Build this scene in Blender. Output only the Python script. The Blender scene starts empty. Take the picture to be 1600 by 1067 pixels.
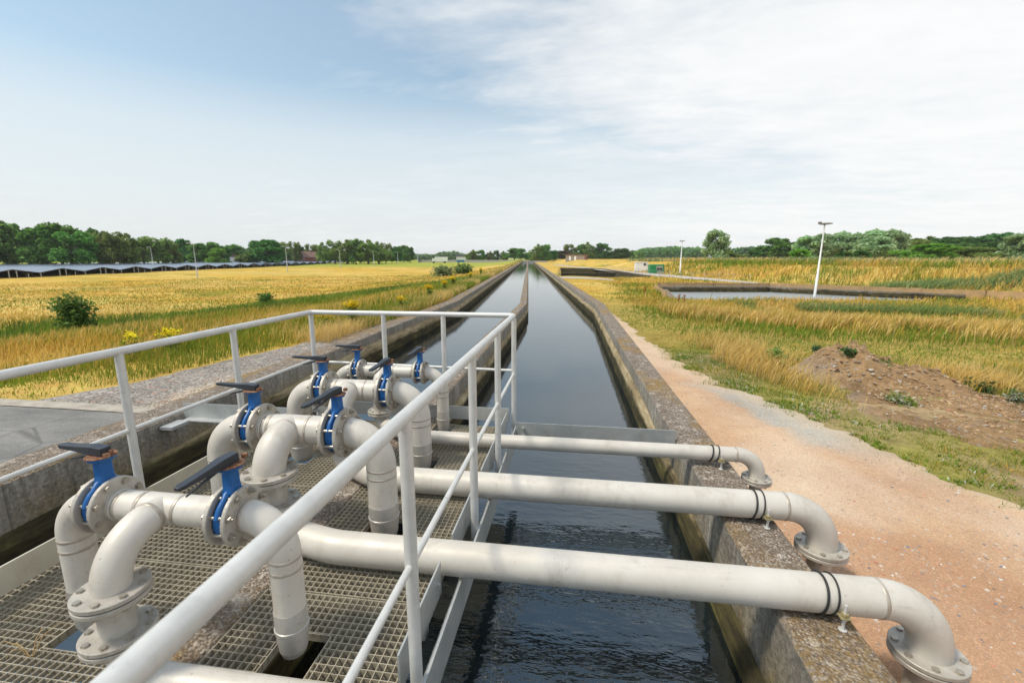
import bpy, bmesh, math, random
import numpy as np
from mathutils import Vector, Matrix
random.seed(7); RNG = np.random.default_rng(11)
S = bpy.context.scene; COL = S.collection; PI = math.pi
R_ = math.radians
EYE = 1.6                                   # eye height over the grating (grating top is z = 0)
YAW = R_(7.994); PITCH = R_(10.56)

# ------------------------------------------------------------------ helpers
class MB:
    """collects shapes, build() links them as one mesh object"""
    def __init__(s): s.v = []; s.f = []; s.sm = []
    def add(s, vs, fs, smooth=False):
        o = len(s.v); s.v += [tuple(v) for v in vs]
        for f in fs: s.f.append([i + o for i in f]); s.sm.append(smooth)
        return s
    def box(s, x0, x1, y0, y1, z0, z1):
        v = [(x, y, z) for x in (x0, x1) for y in (y0, y1) for z in (z0, z1)]
        return s.add(v, [(0,1,3,2),(4,6,7,5),(0,4,5,1),(2,3,7,6),(0,2,6,4),(1,5,7,3)])
    def tube(s, pts, r, n=20, cap=True, smooth=True):
        P = [Vector(p) for p in pts]; rs = r if isinstance(r, (list, tuple)) else [r] * len(P)
        T = []
        for i in range(len(P)):
            t = (P[min(i+1, len(P)-1)] - P[max(i-1, 0)]).normalized(); T.append(t)
        a = Vector((0,0,1)) if abs(T[0].z) < .9 else Vector((1,0,0))
        u = (a - T[0] * a.dot(T[0])).normalized(); vs = []
        for i, p in enumerate(P):
            u = (u - T[i] * u.dot(T[i])).normalized(); w = T[i].cross(u)
            for k in range(n):
                q = 2 * PI * k / n
                vs.append(p + (u * math.cos(q) + w * math.sin(q)) * rs[i])
        fs = [(i*n+k, i*n+(k+1) % n, (i+1)*n+(k+1) % n, (i+1)*n+k) for i in range(len(P)-1) for k in range(n)]
        s.add(vs, fs, smooth)
        if cap:
            s.add(vs[:n], [tuple(range(n))[::-1]]); s.add(vs[-n:], [tuple(range(n))])
        return s
    def lathe(s, prof, origin, axis, n=32, smooth=False):
        """prof: list of (radius, height) turned about axis at origin, closed profile"""
        ax = Vector(axis).normalized(); o = Vector(origin)
        a = Vector((0,0,1)) if abs(ax.z) < .9 else Vector((1,0,0))
        u = (a - ax * a.dot(ax)).normalized(); w = ax.cross(u); vs = []; m = len(prof)
        for k in range(n):
            q = 2 * PI * k / n; d = u * math.cos(q) + w * math.sin(q)
            for (r, h) in prof: vs.append(o + d * r + ax * h)
        fs = [(k*m+i, k*m+(i+1) % m, ((k+1) % n)*m+(i+1) % m, ((k+1) % n)*m+i) for k in range(n) for i in range(m)]
        return s.add(vs, fs, smooth)
    def prism(s, poly, z0, z1):
        n = len(poly)
        v = [(x, y, z0) for x, y in poly] + [(x, y, z1) for x, y in poly]
        return s.add(v, [tuple(range(n))[::-1], tuple(range(n, 2*n))] + [(i, (i+1) % n, n+(i+1) % n, n+i) for i in range(n)])
    def xf(s, M):
        s.v = [tuple(M @ Vector(v)) for v in s.v]; return s
    def mesh(s, name):
        me = bpy.data.meshes.new(name); me.from_pydata(s.v, [], s.f)
        me.polygons.foreach_set('use_smooth', s.sm); me.update()
        bm = bmesh.new(); bm.from_mesh(me); bmesh.ops.recalc_face_normals(bm, faces=bm.faces); bm.to_mesh(me); bm.free()
        return me
    def build(s, name, mat, parent=None, loc=(0,0,0), bevel=0):
        me = s.mesh(name); me.materials.append(mat)
        o = bpy.data.objects.new(name, me); COL.objects.link(o); o.location = loc
        if parent: o.parent = parent
        if bevel:
            b = o.modifiers.new('bevel', 'BEVEL'); b.width = bevel; b.segments = 2; b.limit_method = 'ANGLE'
        return o

def arr_mesh(name, V, F, mat, colors=None, smooth=False, parent=None):
    """F: list of (k, int array Nxk); colors: per vertex rgb"""
    me = bpy.data.meshes.new(name); me.vertices.add(len(V)); me.vertices.foreach_set('co', np.asarray(V, np.float32).ravel())
    tot = sum(f.size for f in F); npoly = sum(len(f) for f in F)
    me.loops.add(tot); me.polygons.add(npoly)
    me.loops.foreach_set('vertex_index', np.concatenate([f.ravel() for f in F]).astype(np.int32))
    starts = []; c = 0
    for f in F:
        starts.append(c + np.arange(len(f)) * f.shape[1]); c += f.size
    me.polygons.foreach_set('loop_start', np.concatenate(starts).astype(np.int32))
    me.polygons.foreach_set('use_smooth', np.full(npoly, smooth))
    me.update(calc_edges=True); me.validate()
    if colors is not None:
        at = me.color_attributes.new('Col', 'FLOAT_COLOR', 'POINT')
        at.data.foreach_set('color', np.concatenate([np.asarray(colors, np.float32), np.ones((len(V), 1), np.float32)], 1).ravel())
    me.materials.append(mat)
    o = bpy.data.objects.new(name, me); COL.objects.link(o)
    if parent: o.parent = parent
    return o

def tag(o, label=None, cat=None, group=None, kind=None):
    if label: o['label'] = label
    if cat: o['category'] = cat
    if group: o['group'] = group
    if kind: o['kind'] = kind
    return o
def thing(name, label, cat, loc=(0,0,0), rz=0, group=None):
    o = bpy.data.objects.new(name, None); COL.objects.link(o); o.location = loc; o.rotation_euler = (0,0,rz)
    o.empty_display_size = .2
    return tag(o, label, cat, group)
def link_mesh(name, me, parent, loc=(0,0,0), rot=(0,0,0)):
    o = bpy.data.objects.new(name, me); COL.objects.link(o); o.parent = parent; o.location = loc; o.rotation_euler = rot
    return o
def copy_tree(o, parent=None):
    c = o.copy(); COL.objects.link(c); c.parent = parent
    for ch in o.children: copy_tree(ch, c)
    return c
def bend(p0, d0, d1, r, n=10):
    """points of a quarter bend that starts at p0 heading d0 and leaves heading d1"""
    p0 = Vector(p0); d0 = Vector(d0).normalized(); d1 = Vector(d1).normalized()
    return [p0 + d0 * (r * math.sin(t)) + d1 * (r * (1 - math.cos(t))) for t in [PI/2 * i / n for i in range(n + 1)]]

def vnoise(x, y, seed=0):
    x = np.asarray(x, float); y = np.asarray(y, float)
    xi = np.floor(x).astype(np.int64); yi = np.floor(y).astype(np.int64); fx = x - xi; fy = y - yi
    fx = fx*fx*(3-2*fx); fy = fy*fy*(3-2*fy)
    def h(a, b):
        n = (a * 374761393 + b * 668265263 + seed * 974711) & 0x7fffffff
        n = ((n ^ (n >> 13)) * 1274126177) & 0x7fffffff
        return ((n ^ (n >> 16)) & 0xffff) / 65535.0
    return (h(xi,yi)*(1-fx)+h(xi+1,yi)*fx)*(1-fy) + (h(xi,yi+1)*(1-fx)+h(xi+1,yi+1)*fx)*fy
def fbm(x, y, seed=0, o=4):
    t = 0; a = .5
    for i in range(o): t = t + a * vnoise(x * 2**i + i*17.3, y * 2**i - i*9.1, seed + i); a *= .5
    return t / (1 - .5**o)
def sstep(a, b, x): t = np.clip((x - a) / (b - a), 0, 1); return t*t*(3-2*t)
def lerp(a, b, t): return a + (b - a) * t

# ------------------------------------------------------------------ materials
class NT:
    def __init__(s, name):
        s.m = bpy.data.materials.new(name); s.m.use_nodes = True; s.t = s.m.node_tree; s.n = s.t.nodes; s.l = s.t.links
        s.b = s.n['Principled BSDF']; s.out = s.n['Material Output']
    def node(s, ty, **kw):
        n = s.n.new(ty)
        for k, v in kw.items():
            if k.startswith('i_'):
                key = k[2:].replace('_', ' '); n.inputs[int(key) if key.isdigit() else key].default_value = v
            else: setattr(n, k, v)
        return n
    def geo(s): return s.node('ShaderNodeNewGeometry').outputs['Position']
    def objc(s): return s.node('ShaderNodeTexCoord').outputs['Object']
    def map(s, vec, scale=(1,1,1), loc=(0,0,0)):
        m = s.node('ShaderNodeMapping'); m.inputs['Scale'].default_value = scale; m.inputs['Location'].default_value = loc
        s.l.new(vec, m.inputs[0]); return m.outputs[0]
    def noise(s, vec, scale=1, detail=4, rough=.6, out='Fac'):
        n = s.node('ShaderNodeTexNoise'); n.inputs['Scale'].default_value = scale; n.inputs['Detail'].default_value = detail; n.inputs['Roughness'].default_value = rough
        s.l.new(vec, n.inputs['Vector']); return n.outputs[out]
    def voro(s, vec, scale=1, out='Distance', feature='F1'):
        n = s.node('ShaderNodeTexVoronoi'); n.feature = feature; n.inputs['Scale'].default_value = scale
        s.l.new(vec, n.inputs['Vector']); return n.outputs[out]
    def ramp(s, fac, stops):
        r = s.node('ShaderNodeValToRGB'); e = r.color_ramp.elements
        while len(e) < len(stops): e.new(.5)
        for el, (p, c) in zip(e, stops): el.position = p; el.color = (c, c, c, 1) if isinstance(c, (int, float)) else (*c, 1)
        s.l.new(fac, r.inputs[0]); return r.outputs[0]
    def mix(s, fac, a, b, mode='MIX'):
        m = s.node('ShaderNodeMix', data_type='RGBA', blend_type=mode)
        for sock, v in ((m.inputs[0], fac), (m.inputs[6], a), (m.inputs[7], b)):
            if isinstance(v, (int, float)): sock.default_value = v
            elif isinstance(v, tuple): sock.default_value = (*v, 1)
            else: s.l.new(v, sock)
        return m.outputs[2]
    def math(s, op, a, b=0.0, clamp=False):
        m = s.node('ShaderNodeMath', operation=op, use_clamp=clamp)
        for i, v in enumerate((a, b)):
            if isinstance(v, (int, float)): m.inputs[i].default_value = v
            else: s.l.new(v, m.inputs[i])
        return m.outputs[0]
    def bump(s, h, strength=.3, dist=.01):
        b = s.node('ShaderNodeBump'); b.inputs['Strength'].default_value = strength; b.inputs['Distance'].default_value = dist
        s.l.new(h, b.inputs['Height']); s.l.new(b.outputs[0], s.b.inputs['Normal'])
    def set(s, color=None, rough=.6, metal=0, spec=None):
        for k, v in (('Base Color', color), ('Roughness', rough), ('Metallic', metal), ('Specular IOR Level', spec)):
            if v is None: continue
            if isinstance(v, (int, float)): s.b.inputs[k].default_value = v
            elif isinstance(v, tuple): s.b.inputs[k].default_value = (*v, 1)
            else: s.l.new(v, s.b.inputs[k])
        return s.m

def metal_mat(name, c0, c1, rough=.42, metal=.25, scale=6, dirt=(.35,.30,.22), dirt_amt=.35, bump=.05, scuff=.5):
    t = NT(name); p = t.geo()
    a = t.noise(p, scale, 5, .65); c = t.mix(t.ramp(a, [(.35, 0.0), (.7, 1.0)]), c0, c1)
    d = t.noise(t.map(p, (1,1,.45), (3,1,7)), scale * 2.3, 6, .75)
    c = t.mix(t.math('MULTIPLY', t.ramp(d, [(.52, 0.0), (.74, 1.0)]), dirt_amt), c, dirt)
    sx = t.noise(t.map(p, (2.2, 26, 26), (1,4,2)), 1.0, 5, .7)         # long faint marks along the pipe runs
    c = t.mix(t.math('MULTIPLY', t.ramp(sx, [(.60, 0.0), (.74, 1.0)]), scuff * .55), c, tuple(v * .55 for v in dirt))
    sp = t.noise(p, 55, 3, .5); big = t.noise(p, 3.1, 3, .6)
    c = t.mix(t.math('MULTIPLY', t.math('MULTIPLY', t.ramp(sp, [(.67, 0.0), (.73, 1.0)]), t.ramp(big, [(.48, 0.0), (.6, 1.0)])), scuff), c, (.16,.125,.09))
    r = t.ramp(t.noise(p, scale * 5, 3), [(.3, rough - .1), (.7, rough + .1)])
    t.bump(t.noise(p, 90, 3), bump, .002)
    return t.set(c, r, metal)
def plain_mat(name, c, rough=.6, metal=0, var=.25, scale=8, spec=None):
    t = NT(name); n = t.noise(t.geo(), scale, 4)
    m = t.mix(n, tuple(x * (1 - var) for x in c), tuple(min(1, x * (1 + var)) for x in c))
    return t.set(m, rough, metal, spec)
M = {}
M['pipe'] = metal_mat('pipe_steel', (.56,.525,.47), (.665,.635,.585), .5, .08, 2.6, (.36,.315,.25), .55)
M['pipe_end'] = metal_mat('pipe_sleeve', (.42,.40,.37), (.55,.53,.49), .35, .2, 8)
M['weld'] = metal_mat('pipe_weld', (.40,.355,.30), (.55,.50,.44), .45, .3, 14, (.24,.165,.10), .7)
M['flange'] = metal_mat('flange_steel', (.40,.375,.335), (.54,.51,.46), .5, .22, 10, (.26,.20,.13), .6)
M['bolt'] = metal_mat('bolt_steel', (.36,.33,.28), (.52,.48,.42), .34, .6, 30)
M['galv'] = metal_mat('galvanised_rail', (.57,.575,.565), (.68,.68,.67), .46, .2, 9, (.48,.48,.46), .4)
M['plate'] = metal_mat('galvanised_plate', (.42,.44,.44), (.56,.57,.56), .45, .35, 5, (.36,.33,.25), .5)
M['plate_dirty'] = metal_mat('stained_plate', (.50,.47,.38), (.60,.57,.47), .55, .1, 4, (.38,.32,.20), .6)
M['grate'] = metal_mat('grating_steel', (.39,.345,.26), (.51,.455,.355), .6, .1, 12, (.24,.19,.11), .6)
M['blue'] = plain_mat('blue_paint', (.004,.10,.33), .38, 0, .25, 14)
M['dark_ring'] = plain_mat('shaded_rubber_seat', (.02,.035,.06), .6)  # valve liner, its dark navy includes the shade beside the flanges
M['lever'] = plain_mat('black_lever_paint', (.028,.034,.046), .42, 0, .35, 30)
M['rubber'] = plain_mat('black_rubber', (.02,.02,.02), .55)
def rust():
    t = NT('rusty_plate'); n = t.noise(t.geo(), 45, 5, .7)
    return t.set(t.ramp(n, [(.35,(.06,.026,.016)), (.5,(.20,.085,.042)), (.62,(.30,.17,.10)), (.75,(.38,.32,.25))]), .8)
M['rust'] = rust()
def brass(): return plain_mat('yellow_zinc', (.46,.40,.22), .45, .5)
M['brass'] = brass()

def concrete():
    t = NT('weathered_concrete'); p = t.geo()
    sep = t.node('ShaderNodeSeparateXYZ'); t.l.new(p, sep.inputs[0]); z = sep.outputs[2]
    nrm = t.node('ShaderNodeSeparateXYZ'); t.l.new(t.node('ShaderNodeNewGeometry').outputs['Normal'], nrm.inputs[0])
    # side: streaky grey with brown and pale runs
    st = t.noise(t.map(p, (9, 9, .7)), 1, 6, .75); big = t.noise(p, 1.3, 5, .65)
    side = t.ramp(st, [(.30,(.14,.13,.115)), (.45,(.28,.262,.23)), (.58,(.41,.385,.345)), (.72,(.56,.53,.475))])
    side = t.mix(t.ramp(big, [(.42, 0.0), (.62, .7)]), side, (.19,.175,.15))
    fine = t.noise(p, 34, 5, .7)
    side = t.mix(.55, side, t.ramp(fine, [(.3,(.05,.045,.04)), (.7,(.75,.72,.68))]), 'OVERLAY')
    alg = t.noise(t.map(p, (3, 3, 1.2)), 1.1, 5, .7)
    low = t.math('SUBTRACT', -.03, z)       # metres below the wall top
    af = t.math('MULTIPLY', t.ramp(alg, [(.38, 0.0), (.6, 1.0)]), t.ramp(low, [(.05, 0.0), (.32, .85)]))
    side = t.mix(af, side, t.ramp(fine, [(.3,(.13,.095,.04)), (.7,(.34,.26,.12))]))
    wet = t.ramp(t.math('ADD', low, t.math('MULTIPLY', t.math('SUBTRACT', big, .5), .25)), [(.33, 0.0), (.44, .93)])
    side = t.mix(wet, side, t.ramp(alg, [(.40,(.018,.015,.010)), (.62,(.055,.048,.018)), (.7,(.12,.11,.03))]))
    jy = t.math('FRACT', t.math('DIVIDE', sep.outputs[1], 2.45)); jl = t.ramp(jy, [(.0, .75), (.006, .75), (.010, 0.0)])
    side = t.mix(jl, side, (.07,.062,.05))
    pj = t.math('FRACT', t.math('ADD', t.math('DIVIDE', sep.outputs[1], 2.45), .05)); side = t.mix(t.math('MULTIPLY', t.ramp(pj, [(.0, 0.0), (.06, .4), (.075, 0.0)]), fine), side, (.55,.52,.47))
    # top: exposed aggregate, pale stones in dark matrix
    v = t.voro(p, 82); vc = t.voro(p, 82, 'Color')
    sepc = t.node('ShaderNodeSeparateColor'); t.l.new(vc, sepc.inputs[0])
    stone = t.ramp(sepc.outputs[0], [(.1,(.20,.15,.115)), (.45,(.36,.29,.235)), (.75,(.44,.385,.33)), (.97,(.58,.53,.47))])
    top = t.mix(t.ramp(v, [(.42, 0.0), (.72, 1.0)]), stone, (.16,.13,.105))
    top = t.mix(t.ramp(t.noise(p, 5, 5, .7), [(.40, 0.0), (.58, .62)]), top, (.155,.12,.09))
    top = t.mix(t.ramp(t.noise(t.map(p, (1,1,1), (9,5,2)), 11, 5, .75), [(.56, 0.0), (.64, .8)]), top, (.60,.55,.48))
    top = t.mix(t.ramp(t.noise(t.map(p, (1,1,1), (2,8,5)), 17, 4, .7), [(.60, 0.0), (.68, .85)]), top, (.055,.045,.036))
    top = t.mix(t.ramp(t.noise(t.map(p, (1,1,1), (4,2,0)), 2.6, 5, .7), [(.58, 0.0), (.72, .75)]), top, (.50,.46,.40))
    lich = t.math('MULTIPLY', t.ramp(t.noise(t.map(p, (1,.5,1), (1.3,3.8,0)), 1.6, 4, .6), [(.49, 0.0), (.62, 1.0)]), t.ramp(fine, [(.40, 0.0), (.55, .8)]))
    lich = t.math('MULTIPLY', lich, t.ramp(t.math('DIVIDE', sep.outputs[1], 10.0), [(.24, .55), (.36, 1.0)]))
    top = t.mix(lich, top, (.33,.195,.028))
    f = t.ramp(t.math('ADD', nrm.outputs[2], t.math('MULTIPLY', t.math('SUBTRACT', fine, .5), .5)), [(.55, 0.0), (.75, 1.0)])
    c = t.mix(f, side, top)
    h = t.math('ADD', t.math('MULTIPLY', t.math('SUBTRACT', .5, v), f), t.math('ADD', fine, t.math('MULTIPLY', t.noise(p, 9, 4), 1.5)))
    t.bump(h, .7, .018)
    return t.set(c, .9, 0, .25)
M['concrete'] = concrete()
def ledge():
    t = NT('ledge_concrete'); p = t.geo(); n = t.noise(t.map(p, (4,1.2,6)), 1.5, 6, .7)
    c = t.ramp(n, [(.30,(.10,.085,.045)), (.42,(.26,.20,.11)), (.6,(.42,.34,.21)), (.78,(.54,.46,.31))])
    sep = t.node('ShaderNodeSeparateXYZ'); t.l.new(p, sep.inputs[0]); dz = t.math('ADD', sep.outputs[2], t.math('MULTIPLY', t.math('SUBTRACT', n, .5), .12))
    c = t.mix(t.ramp(t.math('ADD', t.math('MULTIPLY', dz, -1.0), 0.0), [(.30, 0.0), (.37, .95)]), c, t.ramp(n, [(.40,(.022,.019,.012)), (.58,(.065,.055,.02)), (.68,(.15,.14,.035))]))
    t.bump(t.noise(p, 30, 5), .5, .012); return t.set(c, .9, 0, .2)
M['ledge'] = ledge()
def strip_conc():
    t = NT('kerb_concrete'); p = t.geo(); n = t.noise(p, 7, 6, .7)
    t.bump(t.noise(p, 60, 4), .4, .006)
    return t.set(t.ramp(n, [(.3,(.27,.24,.20)), (.7,(.50,.46,.40))]), .9, 0, .2)
M['kerb'] = strip_conc()
def grainy(name, stops, vs=70, big=1.2, bump=.5, amt=.5, dist=.012, sparse=.90):
    """gravel-like surface; the colour attribute 'Col' gives the base"""
    t = NT(name); p = t.geo(); at = t.node('ShaderNodeAttribute', attribute_name='Col').outputs['Color']
    vc = t.voro(p, vs, 'Color'); sep = t.node('ShaderNodeSeparateColor'); t.l.new(vc, sep.inputs[0])
    st = t.ramp(sep.outputs[0], stops); v = t.voro(p, vs)
    vc2 = t.voro(p, vs * .37, 'Color'); sep2 = t.node('ShaderNodeSeparateColor'); t.l.new(vc2, sep2.inputs[0])
    c = t.mix(amt, at, st, 'OVERLAY')
    c = t.mix(t.ramp(sep2.outputs[1], [(sparse, 0.0), (min(.995, sparse + .03), .55)]), c, t.ramp(sep2.outputs[2], [(.2,(.62,.56,.50)), (.5,(.25,.20,.17)), (.8,(.55,.24,.15))]))
    n = t.noise(p, big, 6, .7)
    c = t.mix(.5, c, t.ramp(n, [(.3, .32), (.7, .68)]), 'OVERLAY')
    t.bump(t.math('ADD', t.math('SUBTRACT', .5, v), t.math('MULTIPLY', t.noise(p, 14, 5), .8)), bump, dist)
    return t.set(c, .95, 0, .15)
M['path'] = grainy('brick_grit_path', [(.05, .30), (.5, .5), (.85, .55), (.97, .80)], 130, .8, .45, .42, .010, .955)
M['gravel'] = grainy('grey_gravel', [(.05, .15), (.5, .48), (.9, .8)], 48, 1.4, .8, .75)
def asphalt():
    t = NT('worn_asphalt'); p = t.geo()
    v = t.voro(p, 120, 'Color'); sep = t.node('ShaderNodeSeparateColor'); t.l.new(v, sep.inputs[0])
    c = t.ramp(t.noise(t.map(p, (.5,1.6,1)), 1.6, 6, .7), [(.3,(.145,.143,.14)), (.7,(.27,.263,.25))])
    c = t.mix(t.ramp(t.voro(p, 1.1, feature='DISTANCE_TO_EDGE'), [(.0, .6), (.012, 0.0)]), c, (.06,.058,.055))
    c = t.mix(.4, c, t.ramp(sep.outputs[0], [(.0, .3), (.9, .62), (1.0, .9)]), 'OVERLAY')
    t.bump(t.voro(p, 120), .4, .005); return t.set(c, .85, 0, .3)
M['asphalt'] = asphalt()
def terrain_mat():
    t = NT('meadow_soil'); p = t.geo(); at = t.node('ShaderNodeAttribute', attribute_name='Col').outputs['Color']
    n1 = t.noise(p, 1.1, 8, .75); n2 = t.noise(t.map(p, (.08,.35,1)), 1.0, 5, .65); n3 = t.noise(p, 9, 5, .75)
    c = t.mix(.75, at, t.ramp(n1, [(.25, .22), (.75, .78)]), 'OVERLAY')
    c = t.mix(t.ramp(n2, [(.45, 0.0), (.7, .6)]), c, t.mix(.5, c, (.16,.17,.035)))
    c = t.mix(.6, c, t.ramp(n3, [(.25, .2), (.75, .8)]), 'OVERLAY')
    t.bump(t.math('ADD', n1, n3), .8, .08); return t.set(c, 1, 0, .05)
M['terrain'] = terrain_mat()
def attr_leaf(name, rough=.6, trans=.35, objvar=False):
    t = NT(name); c = t.node('ShaderNodeAttribute', attribute_name='Col').outputs['Color']
    if objvar:
        oi = t.node('ShaderNodeObjectInfo'); h = t.node('ShaderNodeHueSaturation')
        t.l.new(t.math('ADD', t.math('MULTIPLY', oi.outputs['Random'], .035), .495), h.inputs['Hue'])
        t.l.new(t.math('ADD', t.math('MULTIPLY', oi.outputs['Random'], .40), .90), h.inputs['Value'])
        t.l.new(c, h.inputs['Color']); c = h.outputs[0]
    t.set(c, rough, 0, .25)
    tr = t.node('ShaderNodeBsdfTranslucent'); t.l.new(c, tr.inputs[0])
    ms = t.node('ShaderNodeMixShader'); ms.inputs[0].default_value = trans
    t.l.new(t.b.outputs[0], ms.inputs[1]); t.l.new(tr.outputs[0], ms.inputs[2]); t.l.new(ms.outputs[0], t.out.inputs[0])
    return t.m
M['grass'] = attr_leaf('grass_blades', .7, .35)
M['leaf'] = attr_leaf('tree_leaves', .6, .42, True)
M['bark'] = plain_mat('bark', (.13,.105,.08), .9, 0, .4, 5)
def water():
    t = NT('canal_water_surface'); p = t.geo()
    sep = t.node('ShaderNodeSeparateXYZ'); t.l.new(p, sep.inputs[0])
    a = t.noise(t.map(p, (2.2, 5.5, 1)), 1.0, 4, .6); b = t.noise(t.map(p, (7, 18, 1)), 1.0, 3, .6); w = t.noise(t.map(p, (.5,.8,1)), 1.0, 3)
    h = t.math('ADD', a, t.math('MULTIPLY', b, .35))
    h = t.math('MULTIPLY', h, t.ramp(w, [(.3, .35), (.7, 1.0)]))
    h = t.math('MULTIPLY', h, t.ramp(t.math('DIVIDE', sep.outputs[1], 10.0), [(.12, 1.7), (.40, .80), (.8, .22)]))
    t.bump(h, .16, .07)
    t.set((.005,.009,.011), .03); t.b.inputs['IOR'].default_value = 2.35; t.b.inputs['Specular Tint'].default_value = (.82,.93,1,1)
    return t.m
M['water'] = water()
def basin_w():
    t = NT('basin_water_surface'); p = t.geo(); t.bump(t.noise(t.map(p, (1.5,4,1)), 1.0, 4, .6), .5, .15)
    return t.set((.27,.295,.30), .3)  # pale base colour stands in for the sky reflection smeared by ripples
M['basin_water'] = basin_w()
def panel():
    t = NT('solar_glass'); p = t.objc(); br = t.node('ShaderNodeTexBrick'); t.l.new(t.map(p, (1,1,1)), br.inputs[0])
    br.offset = 0; br.inputs['Color1'].default_value = (.10,.12,.18,1); br.inputs['Color2'].default_value = (.12,.14,.20,1); br.inputs['Mortar'].default_value = (.35,.37,.42,1)
    br.inputs['Scale'].default_value = 1; br.inputs['Mortar Size'].default_value = .02; br.inputs['Brick Width'].default_value = 1.65; br.inputs['Row Height'].default_value = 1.0
    return t.set(br.outputs[0], .22, 0, .8)
M['panel'] = panel()
M['frame'] = plain_mat('panel_frame', (.045,.048,.052), .5, .3)
M['post_grey'] = plain_mat('post_steel', (.42,.43,.44), .5, .3)
M['white'] = plain_mat('white_paint', (.78,.78,.77), .45, 0, .06)
M['green'] = plain_mat('green_paint', (.008,.22,.07), .45, 0, .15)
M['skip'] = plain_mat('skip_blue', (.015,.16,.36), .5, 0, .15)
M['glass'] = plain_mat('dark_glass', (.02,.022,.025), .1)
M['lamp_grey'] = plain_mat('lamp_head_grey', (.20,.18,.16), .5)
M['grille'] = plain_mat('grille_grey', (.35,.33,.31), .6)
def brick():
    t = NT('red_brick'); br = t.node('ShaderNodeTexBrick'); t.l.new(t.objc(), br.inputs[0])
    br.inputs['Color1'].default_value = (.30,.105,.07,1); br.inputs['Color2'].default_value = (.24,.085,.06,1); br.inputs['Mortar'].default_value = (.3,.25,.22,1); br.inputs['Scale'].default_value = 2
    return t.set(br.outputs[0], .9)
M['brick'] = brick()
M['tile'] = plain_mat('roof_tile', (.21,.125,.10), .85, 0, .3, 3)
M['fence_wood'] = plain_mat('brown_boards', (.44,.30,.16), .9, 0, .4, 3)
M['wire'] = plain_mat('fence_wire', (.30,.27,.23), .6, .2)
M['straw'] = plain_mat('dry_stem', (.52,.36,.17), .8)
M['rustweed'] = plain_mat('rust_red_weed', (.34,.12,.055), .8, 0, .4, 40)
M['road'] = plain_mat('pale_concrete_road', (.46,.42,.38), .9, 0, .15, .4)
M['farwall'] = plain_mat('grey_far_wall', (.36,.34,.33), .9, 0, .2, .5)
def soil():
    t = NT('dug_soil'); p = t.geo(); at = t.node('ShaderNodeAttribute', attribute_name='Col').outputs['Color']
    n = t.noise(p, 7, 8, .75); n2 = t.noise(p, 2, 5, .6)
    c = t.mix(.8, at, t.ramp(n, [(.28, .22), (.72, .75)]), 'OVERLAY')
    vc = t.voro(p, 30, 'Color'); sep = t.node('ShaderNodeSeparateColor'); t.l.new(vc, sep.inputs[0])
    c = t.mix(t.ramp(sep.outputs[0], [(.86, 0.0), (.93, .6)]), c, t.ramp(sep.outputs[1], [(.2,(.50,.45,.39)), (.6,(.33,.28,.24)), (.9,(.38,.19,.11))]))
    t.bump(t.math('ADD', n, t.math('MULTIPLY', n2, .6)), 1.0, .09); return t.set(c, 1, 0, .05)
M['soil'] = soil()
M['stone'] = NT('loose_stone').set((.4,.36,.32), .9)
def stone_m():
    t = NT('loose_stones'); return t.set(t.node('ShaderNodeAttribute', attribute_name='Col').outputs['Color'], .9)
M['stones'] = stone_m()

# ------------------------------------------------------------------ the lie of the land
YB = 16.2; SL = math.tan(R_(5.95))
def cx(y): return np.where(np.asarray(y) > YB, -(np.asarray(y) - YB) * SL, 0.0)
def innerR(y): return np.interp(y, [0, 4, YB], [.97, .94, .72])
def innerL(y): return np.interp(y, [0, 4, 10, YB], [-4.08, -4.08, -4.28, -4.38])
WT_R = .32; WT_L = .42; Y_END = 214.0
def to_u(x, y):
    """across-canal coordinate: right wall's outer face at 1.25, left wall's outer face at -4.5"""
    q = np.asarray(x) - cx(y)
    return np.where(q > -1.6, q - (innerR(y) - .93), q - (innerL(y) + 4.08))
def from_u(u, y): return u + cx(y) + np.where(np.asarray(u) > -1.6, innerR(y) - .93, innerL(y) + 4.08)
TOE_Y = [0, 30, 52, 130, 200, 400]; TOE_U = [36, 27, 18.5, 12, 9, 9]
B1 = [(5.35,24.9), (20.6,27.0), (13.0,32.6), (6.2,31.8)]
B2 = [(-1.7,51.3), (8.1,54.4), (4.7,89.6), (-3.1,93.8)]
def in_poly(x, y, P):
    x = np.asarray(x, float); r = np.ones(x.shape, bool)
    for i in range(len(P)):
        ax, ay = P[i]; bx, by = P[(i+1) % len(P)]
        r &= ((bx-ax)*(y-ay) - (by-ay)*(x-ax)) > 0
    return r
DITCH = [(-34,4), (-19.5,13.5), (-17,18), (-13.8,21.5), (-11.3,27), (-9.3,36)]
def dist_line(x, y, L):
    d = np.full(np.shape(x), 1e9)
    for (ax, ay), (bx, by) in zip(L[:-1], L[1:]):
        t = np.clip(((x-ax)*(bx-ax)+(y-ay)*(by-ay)) / ((bx-ax)**2+(by-ay)**2), 0, 1)
        d = np.minimum(d, np.hypot(x-ax-t*(bx-ax), y-ay-t*(by-ay)))
    return d
def H(x, y):
    x = np.asarray(x, float); y = np.asarray(y, float); u = to_u(x, y)
    r = -.40 - .20 * sstep(3.5, 8, u) + .10 * (fbm(x*.25, y*.25, 3) - .5) * sstep(5, 9, u)
    toe = np.interp(y, TOE_Y, TOE_U)
    r = r + 1.42 * sstep(toe, toe + 9, u) + .35 * (fbm(x*.12, y*.12, 5) - .5) * sstep(toe + 2, toe + 10, u)
    l = -.05 - .45 * sstep(-6.6, -10, u) - .70 * sstep(-10, -20, u)
    l = l + .30 * (fbm(x*.12+5, y*.12, 8) - .5) * sstep(-7, -14, u)
    l = l - .12 * np.exp(-(dist_line(x, y, DITCH) / 2.6)**2)
    l = l + .55 * sstep(150, 215, y)
    return np.where(u > -1.6, r, l)

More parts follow.
